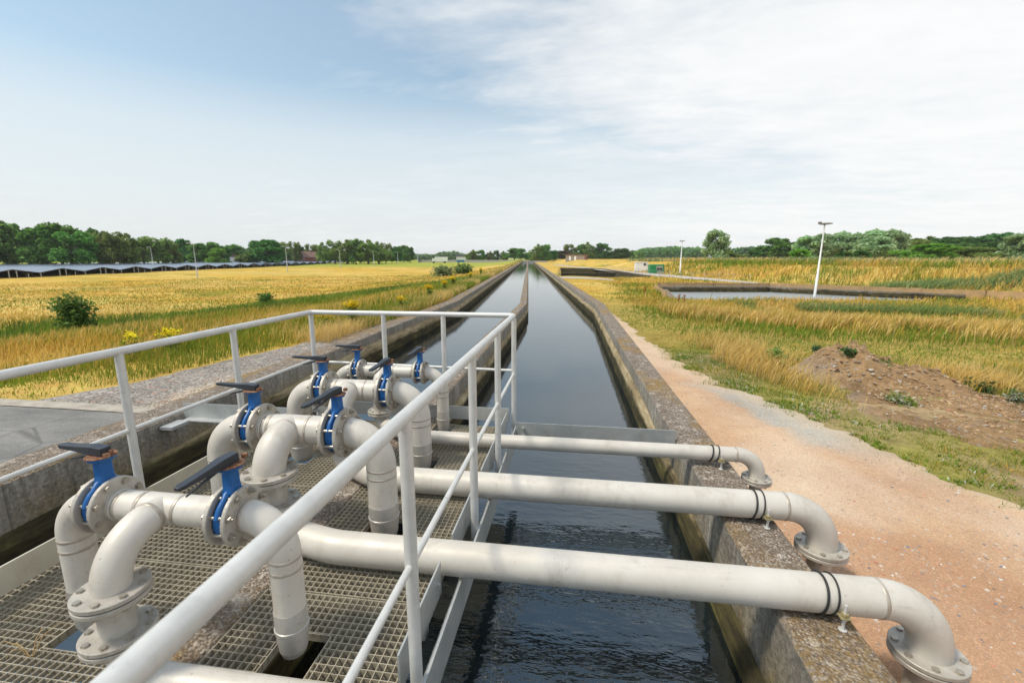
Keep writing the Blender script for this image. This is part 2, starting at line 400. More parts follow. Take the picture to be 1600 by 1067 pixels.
def terrain():
    us = np.concatenate([-np.geomspace(1150, 62, 8), np.arange(-60, -12, 1.6), np.arange(-12, -4.6, .5), [-4.5, -4.22, .99, 1.19],
                         np.arange(1.5, 27, .42), np.arange(27, 60, 1.3), np.geomspace(62, 1450, 9)])
    ys = np.concatenate([[-260, -60, -20, -8], np.arange(-5, 24, .5), np.arange(24, 42, .4), np.arange(42, 49, 1), np.arange(49, 96, .6),
                         np.arange(97, 232, 3.5), np.geomspace(236, 2500, 12)])
    U, Y = np.meshgrid(us, ys); X = from_u(U, Y); Z = H(X, Y)
    inside = (U > -4.4) & (U < 1.1) & (Y < Y_END)
    Z = np.where(inside, -1.7, Z)
    c1 = in_poly(X, Y, B1) | in_poly(X, Y, B2); Z = np.where(c1, -2.2, Z)
    # base colours of what grows or lies there
    gold = np.array([.60,.375,.070]); pale = np.array([.64,.455,.14]); green = np.array([.18,.23,.03]); dgreen = np.array([.10,.14,.03]); bare = np.array([.42,.31,.18])
    g = fbm(X*.10, Y*.22, 21); g2 = fbm(X*.5, Y*.5, 22)
    C = lerp(gold, pale, sstep(.35, .7, g)[..., None]); C = lerp(C, green, (.75*sstep(.55, .75, g2))[..., None])
    dl = np.exp(-(dist_line(X, Y, DITCH) / 4.0)**2); C = lerp(C, dgreen, dl[..., None])
    C = np.where(((U > 1.2) & (Y < 30))[..., None], lerp(C, np.array([.33,.27,.085]), (.75 * (1 - sstep(16, 28, Y)))[..., None]), C)
    near_r = (U > 1.2) & (U < 9) & (Y < 10.5)
    C = np.where(near_r[..., None], lerp(bare, np.array([.30,.27,.08]), sstep(.4, .62, fbm(X*1.2, Y*1.2, 4))[..., None]), C)
    farg = (U < -1.6) & (Y > 120); C = np.where(farg[..., None], lerp(C, np.array([.30,.36,.06]), (.85*sstep(120, 150, Y))[..., None]), C)
    ny, nu = X.shape; idx = np.arange(ny*nu).reshape(ny, nu)
    F = np.stack([idx[:-1,:-1], idx[:-1,1:], idx[1:,1:], idx[1:,:-1]], -1).reshape(-1, 4)
    o = arr_mesh('ground', np.stack([X, Y, Z], -1).reshape(-1, 3), [F], M['terrain'], C.reshape(-1, 3), True)
    tag(o, kind='structure')
terrain()

def sheet(name, rows, lift, mat, colf=None, nx=14, kind='structure'):
    """rows: list of (y, x0, x1); a sheet draped on the ground"""
    V = []; C = []
    for y, x0, x1 in rows:
        for k in range(nx):
            t = k / (nx - 1); x = x0 + (x1 - x0) * t
            l = lift if 0 < k < nx - 1 else lift - .01
            V.append((x, y, float(H(x, y)) + l)); C.append(colf(x, y) if colf else (.5,.5,.5))
    n = len(rows); idx = np.arange(n*nx).reshape(n, nx)
    F = np.stack([idx[:-1,:-1], idx[:-1,1:], idx[1:,1:], idx[1:,:-1]], -1).reshape(-1, 4)
    return tag(arr_mesh(name, np.array(V), [F], mat, np.array(C), True), kind=kind)

PE_Y = [-12, 0, 2.5, 3.8, 4.3, 5.1, 6, 6.7, 7.3, 9.2, 13, 17.5]
PE_X = [14, 8.5, 5.2, 3.75, 3.45, 3.2, 2.98, 2.72, 2.36, 2.02, 1.62, 1.25]
def path_edge(y): return np.interp(y, PE_Y, PE_X) + .30 * (fbm(y * 1.9, 0, 31, 3) - .5) + .16 * (vnoise(y * 7, 2, 4) - .5) + .10 * (vnoise(y * 19, 5, 4) - .5)
def path_col(x, y):
    e = float(path_edge(y)); o = np.array([.54,.355,.225]); p = np.array([.60,.45,.325]); g = np.array([.40,.385,.345]); s = np.array([.55,.44,.30])
    n = float(fbm(x*1.1, y*.7, 41)); c = lerp(o, p, float(sstep(.35, .65, n)))
    w = float(sstep(e - .80, e - .42, x + .45*(fbm(x*2, y*1.4, 43, 5) - .5)) * sstep(4.4, 5.3, y) * (1 - sstep(6.6, 7.8, y)))
    c = lerp(c, g, .95 * w); w2 = float(sstep(e - .35, e - .02, x)); c = lerp(c, s, .75 * w2)
    for off, wd in ((-.95, .16), (-.28 - .35*(4.5 - min(y, 4.5)), .15)):      # compacted wheel tracks
        tr = math.exp(-((x - e - off + .18*(float(fbm(y*.6, 3, 61)) - .5)) / wd)**2) * (.35 + .65*float(fbm(x*2, y*1.2, 62)))
        c = lerp(c, np.array([.62,.49,.37]), .38 * tr)
    if y < 3.6: c = lerp(c, np.array([.44,.255,.15]), .8 * float(sstep(.42, .6, fbm(x*.8 + 3, y*.8, 45)) * sstep(3.6, 2.2, y) if False else sstep(.42, .6, fbm(x*.8 + 3, y*.8, 45))))
    return c
sheet('gravel_path', [(y, float(innerR(y)) + WT_R - .05, float(path_edge(y))) for y in np.concatenate([np.arange(-8, 2, .3), np.arange(2, 17.6, .08)])], .012, M['path'], path_col, 30)
LE_Y = [4.15, 4.9, 6.8, 8, 10, 13]; LE_X = [-6.25, -5.85, -5.5, -5.25, -5.0, -4.75]
def lpath_edge(y): return np.interp(y, LE_Y, LE_X) + .22 * (fbm(y * 2.1, 4, 33, 3) - .5) + .08 * (vnoise(y * 9, 3, 4) - .5)
def lcol(x, y):
    n = float(fbm(x*1.3, y*1.3, 46)); c = lerp(np.array([.22,.20,.18]), np.array([.33,.30,.27]), n)
    w = float(sstep(-4.95, -4.6, x + .3 * (fbm(x*3, y*3, 47) - .5)) * (1 - sstep(5.0, 6.5, y))); return lerp(c, np.array([.46,.36,.25]), .7*w)
sheet('gravel_track', [(y, float(lpath_edge(y)), float(innerL(y)) - WT_L + .05) for y in np.arange(4.17, 13, .1)], .010, M['gravel'], lcol, 14)
sheet('asphalt_yard', [(y, -30, -4.45) for y in np.linspace(-12, 3.98, 24)], .014, M['asphalt'], None, 24)
sheet('concrete_edging', [(3.98, -30, -4.45), (4.02, -30, -4.45), (4.18, -30, -4.45)], .022, M['kerb'], None, 24)
sheet('service_road', [(y, x - w, x + w) for y, x, w in [(40, 16.3, .2), (43, 15.4, .8), (48.8, 13.6, 1.5), (57, 11.4, 1.7), (70, 8.6, 1.7), (85, 5.6, 1.7), (92, 4.5, 1.5), (120, -1.5, 1.3), (150, -6.8, 1.2)]], .03, M['road'], None, 4)
sheet('dirt_track', [(y, float(from_u(1.3, y)), 3.6 + .2*math.sin(y)) for y in np.arange(44.6, 48.2, .4)], .03, M['road'], None, 8)

# water
def water_sheet():
    ys = np.concatenate([np.linspace(-8, YB, 30), np.linspace(YB + 1, Y_END, 40)])
    V = []
    for y in ys: V += [(float(innerL(y) + cx(y)) - .1, y, -.55), (float(innerR(y) + cx(y)) + .1, y, -.55)]
    n = len(ys); F = np.array([[2*i, 2*i+1, 2*i+3, 2*i+2] for i in range(n-1)])
    tag(arr_mesh('canal_water', np.array(V), [F], M['water']), kind='structure')
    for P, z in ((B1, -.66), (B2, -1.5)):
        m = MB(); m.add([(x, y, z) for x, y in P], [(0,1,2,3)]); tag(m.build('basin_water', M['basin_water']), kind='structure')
water_sheet()

# ------------------------------------------------------------------ canal walls
def wall_ribbon(prof_fn, ys):
    V = []; n = None
    for y in ys:
        pr = prof_fn(y); n = len(pr); V += [(x, y, z) for x, z in pr]
    F = [(i*n+k, i*n+(k+1) % n, (i+1)*n+(k+1) % n, (i+1)*n+k) for i in range(len(ys)-1) for k in range(n)]
    F += [tuple(range(n)), tuple(range((len(ys)-1)*n, len(ys)*n))[::-1]]
    return MB().add(V, F)
WY = np.concatenate([np.arange(-8, YB - .01, .3), [YB], np.arange(YB + .8, 60, 1.2), np.arange(60, Y_END, 4), [Y_END]])
def jit(y, a, s): return a * (float(vnoise(y * 3.1, s, 9)) - .5) * 2
def profR(y):
    i = float(innerR(y) + cx(y)) + jit(y, .006, 1); o = float(innerR(y) + cx(y)) + WT_R; c = .018
    return [(i, -2.0), (i, -c), (i + c, jit(y, .004, 2)), (o - c, jit(y, .004, 3)), (o, -c), (o, -2.0)]
def profL(y):
    i = float(innerL(y) + cx(y)) + jit(y, .006, 4); o = i - WT_L; c = .018
    return [(o, -2.0), (o, -c), (o + c, jit(y, .004, 5)), (i - c, jit(y, .004, 6)), (i, -c), (i, -2.0)]
def cwx(y):
    a = float(np.interp(y, [0, 4, YB], [-1.785, -1.785, -1.99]) + cx(y)); b = float(np.interp(y, [0, 4, YB], [-1.475, -1.475, -1.72]) + cx(y)); return a, b
def profC(y):
    a, b = cwx(y); c = .018; a += jit(y, .005, 7)
    return [(a, -2.0), (a, -.012 - c), (a + c, -.012), (b - c, -.012), (b, -.012 - c), (b, -2.0)]
def led(side, z0=-.25):
    def f(y):
        if side == 'R': i = float(innerR(y) + cx(y)); s = -1
        elif side == 'L': i = float(innerL(y) + cx(y)); s = 1
        elif side == 'Cr': i = cwx(y)[1]; s = 1
        else: i = cwx(y)[0]; s = -1
        zz_ = 0; pr = .075 if side == 'L' else .05
        zz = z0 + (.07 - .28*max(0, 1 - y/8) if side == 'L' else .04 - .30*max(0, 1 - y/6) if side == 'R' else 0)
        p = [(i - s*.01, zz), (i + s*.02, zz - .005), (i + s*pr, zz - .085 + jit(y, .006, 8)), (i + s*(pr + .005), -2.0), (i - s*.01, -2.0)]
        return p if s > 0 else p[::-1]
    return f
for nm, pf, sides, lab in (('canal_wall', profR, ['R'], 'weathered concrete canal wall on the right, beside the reddish path, pipes crossing over it'),
                           ('canal_wall', profL, ['L'], 'weathered concrete canal wall on the left, beside the asphalt and grey gravel track'),
                           ('canal_wall', profC, ['Cr', 'Cl'], 'narrow concrete dividing wall down the middle of the canal, running under the grating')):
    t = thing(nm, lab, 'canal wall', (0,0,0), 0, 'concrete walls of the canal')
    wall_ribbon(pf, WY).build('wall_body', M['concrete'], t)
    for sd in sides: wall_ribbon(led(sd), WY).build('ledge', M['ledge'], t)

# ------------------------------------------------------------------ valve platform (right edge x=-.557, left rail x=-2.65)
XR = -.557; XL = -2.65; CXM = -1.615; YP0 = -1.2; YP1 = 4.06
t = thing('valve_platform', 'galvanised steel frame carrying the gratings across the canal, with toe plates and cross beams', 'platform', (0,0,0))
MB().box(-.535, -.523, YP0, YP1+.02, -.17, .022).box(-.60, -.535, YP0, YP1+.02, -.17, -.155).build('side_beam', M['plate'], t)
for a, b in ((YP0, 1.14), (1.35, 1.88), (2.10, 2.63), (2.85, 3.40), (3.56, 4.04)):    # cut where the pipes pass
    m = MB(); m.add([(x, y, z) for x in (-.622, -.614) for y, z in ((a, -.02), (b, -.02), (b, .15), (a, .15))],
                    [(0,1,2,3), (7,6,5,4), (0,4,5,1), (1,5,6,2), (2,6,7,3), (3,7,4,0)])
    m.lathe([(0.0, 0), (.012, 0), (.012, .012), (0.0, .012)], (-.614, b - .06, .07), (1,0,0), 6)
    m.build('toe_plate', M['plate'], t)
MB().box(XL+.02, -.60, 4.048, 4.056, .055, .185).build('toe_plate', M['plate'], t)
MB().box(XL+.022, XL+.032, YP0, 4.03, .045, .185).box(XL-.03, XL+.022, YP0, 4.03, .045, .055).build('side_beam', M['plate_dirty'], t)
MB().box(-.52, .925, 3.955, 3.963, -.09, .085).box(-.52, .925, 3.963, 4.03, -.09, -.082).lathe([(0.0,0),(.014,0),(.014,.02),(0.0,.02)], (-.45, 3.955, .03), (0,-1,0), 8).lathe([(0.0,0),(.014,0),(.014,.02),(0.0,.02)], (-.45, 3.955, -.05), (0,-1,0), 8).build('cross_beam', M['plate'], t)
MB().box(-4.07, XL+.02, 4.0, 4.008, -.07, .10).box(-4.02, XL+.02, 3.915, 4.0, -.07, -.06).box(-4.07, -3.93, 3.70, 3.915, -.085, -.055).build('cross_beam', M['plate'], t)
for y in (.2, 1.72, 2.62, 3.42, 4.03): MB().box(XL+.04, -1.80, y-.03, y+.03, -.12, -.04).box(-1.46, -.64, y-.03, y+.03, -.12, -.04).build('bearer', M['plate'], t)

def grating(x0, x1, y0, y1, hole, label):
    px, py = .0335, .0335; g = MB(); z1 = 0.0; bt = .0032
    hx0, hx1, hy0, hy1 = hole if hole else (9, 9, 9, 9)
    def clip(a0, a1, c, lo, hi, h0, h1):
        if h0 < c < h1 and lo < a1 and hi > a0:
            r = []
            if lo > a0: r.append((a0, lo))
            if hi < a1: r.append((hi, a1))
            return r
        return [(a0, a1)]
    n = int((y1 - y0) / py)
    for i in range(1, n):
        y = y0 + (y1 - y0) * i / n
        for a, b in clip(x0, x1, y, hx0, hx1, hy0, hy1): g.box(a, b, y - bt/2, y + bt/2, z1 - .033, z1 - .0005)
    n = int((x1 - x0) / px)
    for i in range(1, n):
        x = x0 + (x1 - x0) * i / n
        for a, b in clip(y0, y1, x, hy0, hy1, hx0, hx1): g.box(x - bt/2, x + bt/2, a, b, z1 - .017, z1)
    o = tag(g.build('grating_panel', M['grate']), label, 'grating', 'steel grating panels of the platform')
    f = MB().box(x0, x1, y0, y0+.004, -.035, .001).box(x0, x1, y1-.004, y1, -.035, .001).box(x0, x0+.004, y0+.004, y1-.004, -.035, .001).box(x1-.004, x1, y0+.004, y1-.004, -.035, .001)
    if hole: f.box(hx0, hx1, hy0-.004, hy0, -.036, .001).box(hx0, hx1, hy1, hy1+.004, -.036, .001).box(hx0-.004, hx0, hy0, hy1, -.036, .001).box(hx1, hx1+.004, hy0, hy1, -.036, .001)
    f.build('edge_frame', M['grate'], o)
MY = [1.44, 2.31, 3.19, 3.94]; DX = .525
XDL = CXM - DX - .02; XDR = CXM + DX
def hole(x, y): q = .10 if y in (MY[0], MY[3]) else .125; return (x - q, x + q, y - q - .02, y + q)
lx0, lx1 = XL - .06, -1.80; rx0, rx1 = -1.462, -.640
grating(lx0, lx1, YP0, 1.02, None, 'grating panel on the left of the dividing wall, nearest the camera in the left corner')
grating(lx0, lx1, 1.03, 1.86, hole(-2.065, MY[0]), 'left-hand grating panel under the nearest upright outlet pipe')
grating(lx0, lx1, 1.87, 2.72, hole(-2.115, MY[1]), 'left-hand grating panel with the red weed, behind the nearest manifold')
grating(lx0, lx1, 2.73, 3.55, hole(-2.195, MY[2]), 'left-hand grating panel under the third manifold from the camera')
grating(lx0, lx1, 3.56, 4.03, hole(-2.255, MY[3]), 'short left-hand grating panel at the far end of the platform')
grating(rx0, rx1, YP0, 1.05, None, 'right-hand grating panel nearest the camera, below the thick handrail')
grating(rx0, rx1, 1.06, 1.76, hole(-1.105, MY[0]), 'right-hand grating panel with the square hole round the nearest outlet pipe')
grating(rx0, rx1, 1.77, 2.60, hole(-1.095, MY[1]), 'right-hand grating panel with the hole round the second outlet pipe')
grating(rx0, rx1, 2.61, 3.38, hole(-1.175, MY[2]), 'right-hand grating panel between the second and third supply pipes')
grating(rx0, rx1, 3.39, 4.03, hole(-1.215, MY[3]), 'right-hand grating panel at the far end beside the thin supply pipe')

# ------------------------------------------------------------------ guard railing
t = thing('guard_railing', 'light grey tubular steel guard railing round three sides of the valve platform', 'railing', (XR, 4.09, 0))
def loc(p): return (p[0] - XR, p[1] - 4.09, p[2])
CR = (XR, 4.09, 1.075); CLf = (XL, 4.19, 1.06)
hr = .0242
def rounded(c, a, b, r=.045):
    c, a, b = Vector(c), Vector(a), Vector(b); da = (a-c).normalized(); db = (b-c).normalized()
    return [c + da*r*(1-t)**2 + db*r*t**2 for t in [i/6 for i in range(7)]]
near_r = (XR, YP0, 1.075); near_l = (XL - .02, YP0, 1.06)
path = [near_r, (XR, 1, 1.075)] + rounded(CR, near_r, CLf) + rounded(CLf, CR, near_l) + [(XL, 1, 1.06), near_l]
MB().tube([loc(p) for p in path], hr, 20).build('handrail', M['galv'], t)
def seg(a, b, r, nm): MB().tube([loc(a), loc(b)], r, 14).build(nm, M['galv'], t)
py = [-.9, .25, 1.37, 2.37, 3.2]
for a, b in zip([(YP0)] + py, py + [4.09]): seg((XR, a + (.022 if a > YP0 else 0), .52), (XR, b - .022, .52), .0135, 'mid_rail')
lpy = [-.6, .4, 1.30, 2.23, 3.13]
for a, b in zip([(YP0)] + lpy, lpy + [4.19]): seg((XL, a + (.022 if a > YP0 else 0), .575), (XL, b - .022, .575), .0135, 'mid_rail')
bx = [-1.245, -1.86]
xs = [XR] + bx + [XL]
def yback(x): return 4.09 + (XR - x) / (XR - XL) * .10
for a, b in zip(xs[:-1], xs[1:]): seg((a - .022, yback(a), .55), (b + .022, yback(b), .55), .0135, 'mid_rail')
def post(x, y, zt, zb=-.14):
    m = MB().tube([loc((x, y, zb)), loc((x, y, zb + .22)), loc((x, y, zb + .27)), loc((x, y, zt - .01))], hr * .97, 18)
    # the foot is flattened against the beam
    m.v = [(vx, vy, vz) for vx, vy, vz in m.v]
    m.build('post', M['galv'], t)
for y in py: post(XR, y, 1.075)
for y in lpy: post(XL, y, 1.06, -.05)
post(XR, 4.09, 1.055); post(XL, 4.19, 1.045, -.05)
for x in bx: post(x, yback(x), 1.07, -.05)

# ------------------------------------------------------------------ pipe manifolds
def hexbolt(rod, L, ext, nut=True):
    m = MB(); m.tube([(-L/2, 0, 0), (L/2 + ext, 0, 0)], rod, 10)
    h = rod * 1.75
    m.lathe([(0.0, 0), (h, 0), (h, rod*1.2), (0.0, rod*1.2)], (-L/2 - rod*1.2, 0, 0), (1,0,0), 6)
    m.lathe([(0.0, 0), (h*1.25, 0), (h*1.25, rod*.25), (0.0, rod*.25)], (-L/2 + rod*.02, 0, 0), (1,0,0), 14)
    if nut:
        m.lathe([(0.0, 0), (h, 0), (h, rod*1.6), (0.0, rod*1.6)], (L/2, 0, 0), (1,0,0), 6)
        m.lathe([(0.0, 0), (h*1.25, 0), (h*1.25, rod*.25), (0.0, rod*.25)], (L/2 - rod*.2, 0, 0), (1,0,0), 14)
    me = m.mesh('bolt'); me.materials.append(M['bolt']); return me
def flange_ring(m, r_in, R, th, o, ax, n=40):
    c = .0025
    m.lathe([(r_in, 0), (R - c, 0), (R, c), (R, th - c), (R - c, th), (r_in, th)], o, ax, n)
def manifold(ym, ys, r, zm, xe, label, lev_dir_r, CXM, vx, DX, rb=.158, stub=.075, zlo=.255, zs=.096, RF=.1425, Ll=.262):
    k = r / .084; k = .5 + .5 * k if k < 1 else 1
    th = .021 if r > .07 else .018; bc = RF - .023 if r > .07 else RF - .020; nb = 8; vt = .068 if r > .07 else .056
    tx = -.028
    T = thing('pipe_manifold', label, 'pipework', (CXM, ym, 0), 0, 'pale steel valve manifolds on the platform')
    inn = vx - vt/2 - th; out = vx + vt/2 + th
    # header with welded branch and swept elbow to -y, then down
    hd = MB().tube([(-inn, 0, zm), (-.1, 0, zm), (.1, 0, zm), (inn, 0, zm)], r, 40, False)
    for x in (-inn + .012, inn - .012): hd.lathe([(r, 0), (r + .004, .004), (r, .012)], (x, 0, zm), (1 if x < 0 else -1, 0, 0), 40, True)
    hd.build('header_pipe', M['pipe'], T)
    el = MB().tube([(tx, -.01, zm)] + bend((tx, -stub, zm), (0,-1,0), (0,0,-1), rb, 14), r, 40, False)
    yl = -stub - rb; ze = zm - rb
    el.tube([(tx, yl, ze + .0005), (tx, yl, ze - .02)], r, 40, False); el.build('branch_elbow', M['pipe'], T)
    def bead(o, ax, wd=.005, hg=.0022): MB().lathe([(r - .001, -wd*1.7), (r + hg*.3, -wd*1.6), (r + hg, -wd*.5), (r + hg, wd*.5), (r + hg*.3, wd*1.6), (r - .001, wd*1.7)], o, ax, 40, True).build('weld_bead', M['weld'], T)
    for x in (tx - r*1.4, tx + r*1.4, -inn + .03, inn - .03): bead((x, 0, zm), (1,0,0))
    bead((tx, -stub, zm), (0,-1,0))
    # upper joint, spool, lower joint
    zj = ze - .012
    BM = hexbolt(.0085 if r > .07 else .007, 2*th + .004, .006); rod = .0085
    def joint(zc, lab=None):
        fl = MB(); flange_ring(fl, r - .01, RF, th, (tx, yl, zc + .002), (0,0,1)); flange_ring(fl, r - .01, RF, th, (tx, yl, zc - .002 - th), (0,0,1))
        f = fl.build('flange', M['flange'], T)
        MB().lathe([(r - .005, -.0018), (RF - .006, -.0018), (RF - .006, .0018), (r - .005, .0018)], (tx, yl, zc), (0,0,1), 32).build('gasket', M['rubber'], f)
        for i in range(nb):
            q = 2*PI*(i + .5)/nb; link_mesh('bolt', BM, f, (tx + bc*math.cos(q), yl + bc*math.sin(q), zc), (0, PI/2, q))
    joint(zj - .003); joint(zlo)
    MB().tube([(tx, yl, zj - .02), (tx, yl, zlo + .02)], r * .93, 40, False).build('spool_pipe', M['pipe_end'], T)
    # bottom elbow turning into the supply pipe which crosses the right channel and dips over the wall
    yo = ys - ym; P0 = Vector((tx, yl, zlo - .02)); rb2 = max(zlo - .02 - zs, .06)
    tgt = Vector((.42, yo, zs)); dirh = (tgt - Vector((tx, yl, zs))); dirh.z = 0; dirh.normalize()
    pts = bend(P0, (0,0,-1), dirh, rb2, 10)
    pts = [p for p in pts]
    a = Vector((.42, yo, zs)); q0 = pts[-1]
    for i in range(1, 9):
        s = i / 9; h = (1-s)**2; pts.append(q0 * ((1-s)**3) + (q0 + dirh*.08) * (3*s*(1-s)**2) + (a - Vector((.10,0,0))) * (3*s*s*(1-s)) + a * s**3)
    pts += [a, Vector((.9, yo, zs))]
    re = .229 if r > .07 else .16; xend = xe - CXM - re
    MB().tube(pts + [(xend - .02, yo, zs)], r, 40, False).build('supply_pipe', M['pipe'], T)
    MB().tube([(xend - .02, yo, zs)] + bend((xend, yo, zs), (1,0,0), (0,0,-1), re, 14) + [(xe - CXM, yo, zs - re - .03)], r, 40, False).build('end_elbow', M['pipe'], T)
    bead((xend - .015, yo, zs), (1,0,0))
    zf = zs - re - .035; fl = MB(); X = xe - CXM
    flange_ring(fl, r - .01, RF, th, (X, yo, zf + .002), (0,0,1)); flange_ring(fl, r - .01, RF, th, (X, yo, zf - .002 - th), (0,0,1)); f = fl.build('flange', M['flange'], T)
    MB().lathe([(r - .005, -.0018), (RF - .006, -.0018), (RF - .006, .0018), (r - .005, .0018)], (X, yo, zf), (0,0,1), 32).build('gasket', M['rubber'], f)
    for i in range(nb):
        q = 2*PI*(i + .5)/nb; link_mesh('bolt', BM, f, (X + bc*math.cos(q), yo + bc*math.sin(q), zf), (0, PI/2, q))
    MB().tube([(X, yo, zf - .02), (X, yo, -.75)], r * .8, 32, False).build('ground_spool', M['pipe_end'], T)
    # the two outlets
    VM = hexbolt(rod if r > .07 else .007, vt + 2*th + .004, .022)
    for sx in (-1, 1):
        # flanges, outer elbow, downpipe
        fl = MB(); flange_ring(fl, r - .01, RF, th, (sx*(vx - vt/2), 0, zm), (-sx,0,0)); fl.build('flange', M['flange'], T)
        fl = MB(); flange_ring(fl, r - .01, RF, th, (sx*(vx + vt/2), 0, zm), (sx,0,0)); fl.build('flange', M['flange'], T)
        re2 = DX - out
        pp = [(sx*out - sx*.004, 0, zm)] + bend((sx*out, 0, zm), (sx,0,0), (0,0,-1), re2, 14)
        zt = zm - re2
        MB().tube(pp + [(sx*DX, 0, zt - .1), (sx*DX, 0, .20 if ym == MY[0] else .155)], r, 40, False).build('downpipe', M['pipe'], T)
        for z in (zt - .012, zt - .06): bead((sx*DX, 0, z), (0,0,1), .004, .0018)
        bead((sx*(out + .012), 0, zm), (1,0,0))
        sl = MB(); rr = r + .0025
        sl.lathe([(rr, .175), (rr, .10), (rr + .003, .098), (rr + .003, .088), (rr, .086), (r - .006, -.005), (r - .014, -.03), (r - .024, -.03), (r - .012, .17)], (sx*DX, 0, .045 if ym == MY[0] else 0), (0,0,1), 48, False)
        sl.build('end_sleeve', M['pipe_end'], T)
        # butterfly valve
        vb = MB(); vb.lathe([(r*.9, -vt/2 + .001), (RF*.70, -vt/2 + .001), (RF*.70, -vt*.36), (RF*.79, -vt*.33), (RF*.79, vt*.33), (RF*.70, vt*.36), (RF*.70, vt/2 - .001), (r*.9, vt/2 - .001)], (sx*vx, 0, zm), (1,0,0), 40)
        v = vb.build('butterfly_valve', M['blue'], T)
        for e in (-1, 1): MB().lathe([(RF*.66, 0), (RF*.76, 0), (RF*.76, vt*.15), (RF*.66, vt*.15)], (sx*vx + e*vt*.345, 0, zm), (e,0,0), 40).build('liner', M['dark_ring'], v)
        for i in range(nb):
            q = 2*PI*(i + .5)/nb; link_mesh('bolt', VM, v, (sx*vx, bc*math.cos(q), zm + bc*math.sin(q)), (0, 0, 0 if sx > 0 else PI))
        nk = MB(); zb = zm + RF*.70; zt2 = zm + RF + (.082 if r > .07 else .095); wv = .024 if r > .07 else .021
        # saddle: rib over the ring, neck and top pad
        rib = [(0, RF*.81*math.cos(a), zm + RF*.82*math.sin(a) + (.012 if abs(a-PI/2)<.4 else 0)) for a in [PI*.10 + PI*.80*i/14 for i in range(15)]]
        nk.tube([(sx*vx + p[0], p[1], p[2]) for p in rib], .013, 10)
        nk.add([(sx*vx + x*wv*f1, y*wv*1.25*f1, z) for z, f1 in ((zb, 1.3), (zb + .05, 1.0), (zt2 - .014, .95)) for x, y in ((-1,-.75),(-.75,-1),(.75,-1),(1,-.75),(1,.75),(.75,1),(-.75,1),(-1,.75))],
               [(i*8+j, i*8+(j+1) % 8, (i+1)*8+(j+1) % 8, (i+1)*8+j) for i in range(2) for j in range(8)])
        nk.lathe([(0.0, 0), (.043, 0), (.046, .004), (.046, .014), (0.0, .014)], (sx*vx, 0, zt2 - .014), (0,0,1), 24)
        nk.build('neck', M['blue'], v)
        pl = MB(); poly = [(.053*math.cos(a)*(1 if abs(math.sin(a)) < .8 else .92), .053*math.sin(a)) for a in [2*PI*i/22 for i in range(22)]]
        pl.prism(poly, 0, .005)
        s1 = MB().lathe([(0.0,0),(.009,0),(.009,.018),(0.0,.018)], (.038, .012, .0065), (0,0,1), 6); s2 = MB().box(.048, .066, -.028, -.008, .0065, .024)
        lv = MB()
        # lever local +x is backwards, blade towards -x
        lv.add([(x, s*w_, z) for x, w_, z0, z1 in ((.030,.020,.006,.040), (-.03,.021,.006,.042), (-.12,.016,.010,.032), (-Ll+.02,.017,.012,.028), (-Ll,.010,.014,.026)) for s, z in ((-1,z0),(1,z0),(1,z1),(-1,z1))],
               [(i*4+j, i*4+(j+1) % 4, (i+1)*4+(j+1) % 4, (i+1)*4+j) for i in range(4) for j in range(4)] + [(3,2,1,0), (16,17,18,19)])
        tr = MB().tube([(-.03, .0, .005), (-.10, .004, -.014), (-.18, .006, -.035)], [.007,.006,.0035], 8)
        ang = (R_(-4) + random.uniform(-.06, .06)) if sx < 0 else lev_dir_r
        for mb_, nm, mt in ((pl, 'notch_plate', M['rust']), (s1, 'stud', M['rust']), (s2, 'stop_lug', M['rust']), (lv, 'lever', M['lever']), (tr, 'trigger_rod', M['lever'])):
            o = mb_.build(nm, mt, v, (sx*vx, 0, zt2), .0025 if nm != 'trigger_rod' else 0); o.rotation_euler = (0, R_(1.5 if sx < 0 else -2.5) if nm == 'lever' else 0, ang)
    return T
manifold(MY[0], 1.20, .060, .61, 1.66, 'nearest valve manifold, thick pale pipe leaving at the bottom edge of the picture', R_(85), -1.585, .285, .48, .170, .070, .258, .072, .114, .215)
manifold(MY[1], 1.985, .084, .605, 1.625, 'second valve manifold from the camera, feeding the nearest whole pipe across the canal', R_(80), -1.605, .262, .51)
manifold(MY[2], 2.74, .084, .578, 1.55, 'third valve manifold from the camera, feeding the middle pipe across the canal', R_(87), -1.685, .265, .51)
manifold(MY[3], 3.48, .057, .54, 1.44, 'farthest and thinnest valve manifold, feeding the slim pipe beside the cross beam', R_(84), -1.735, .31, .52, .125, .06, .20, .096, .108, .235)

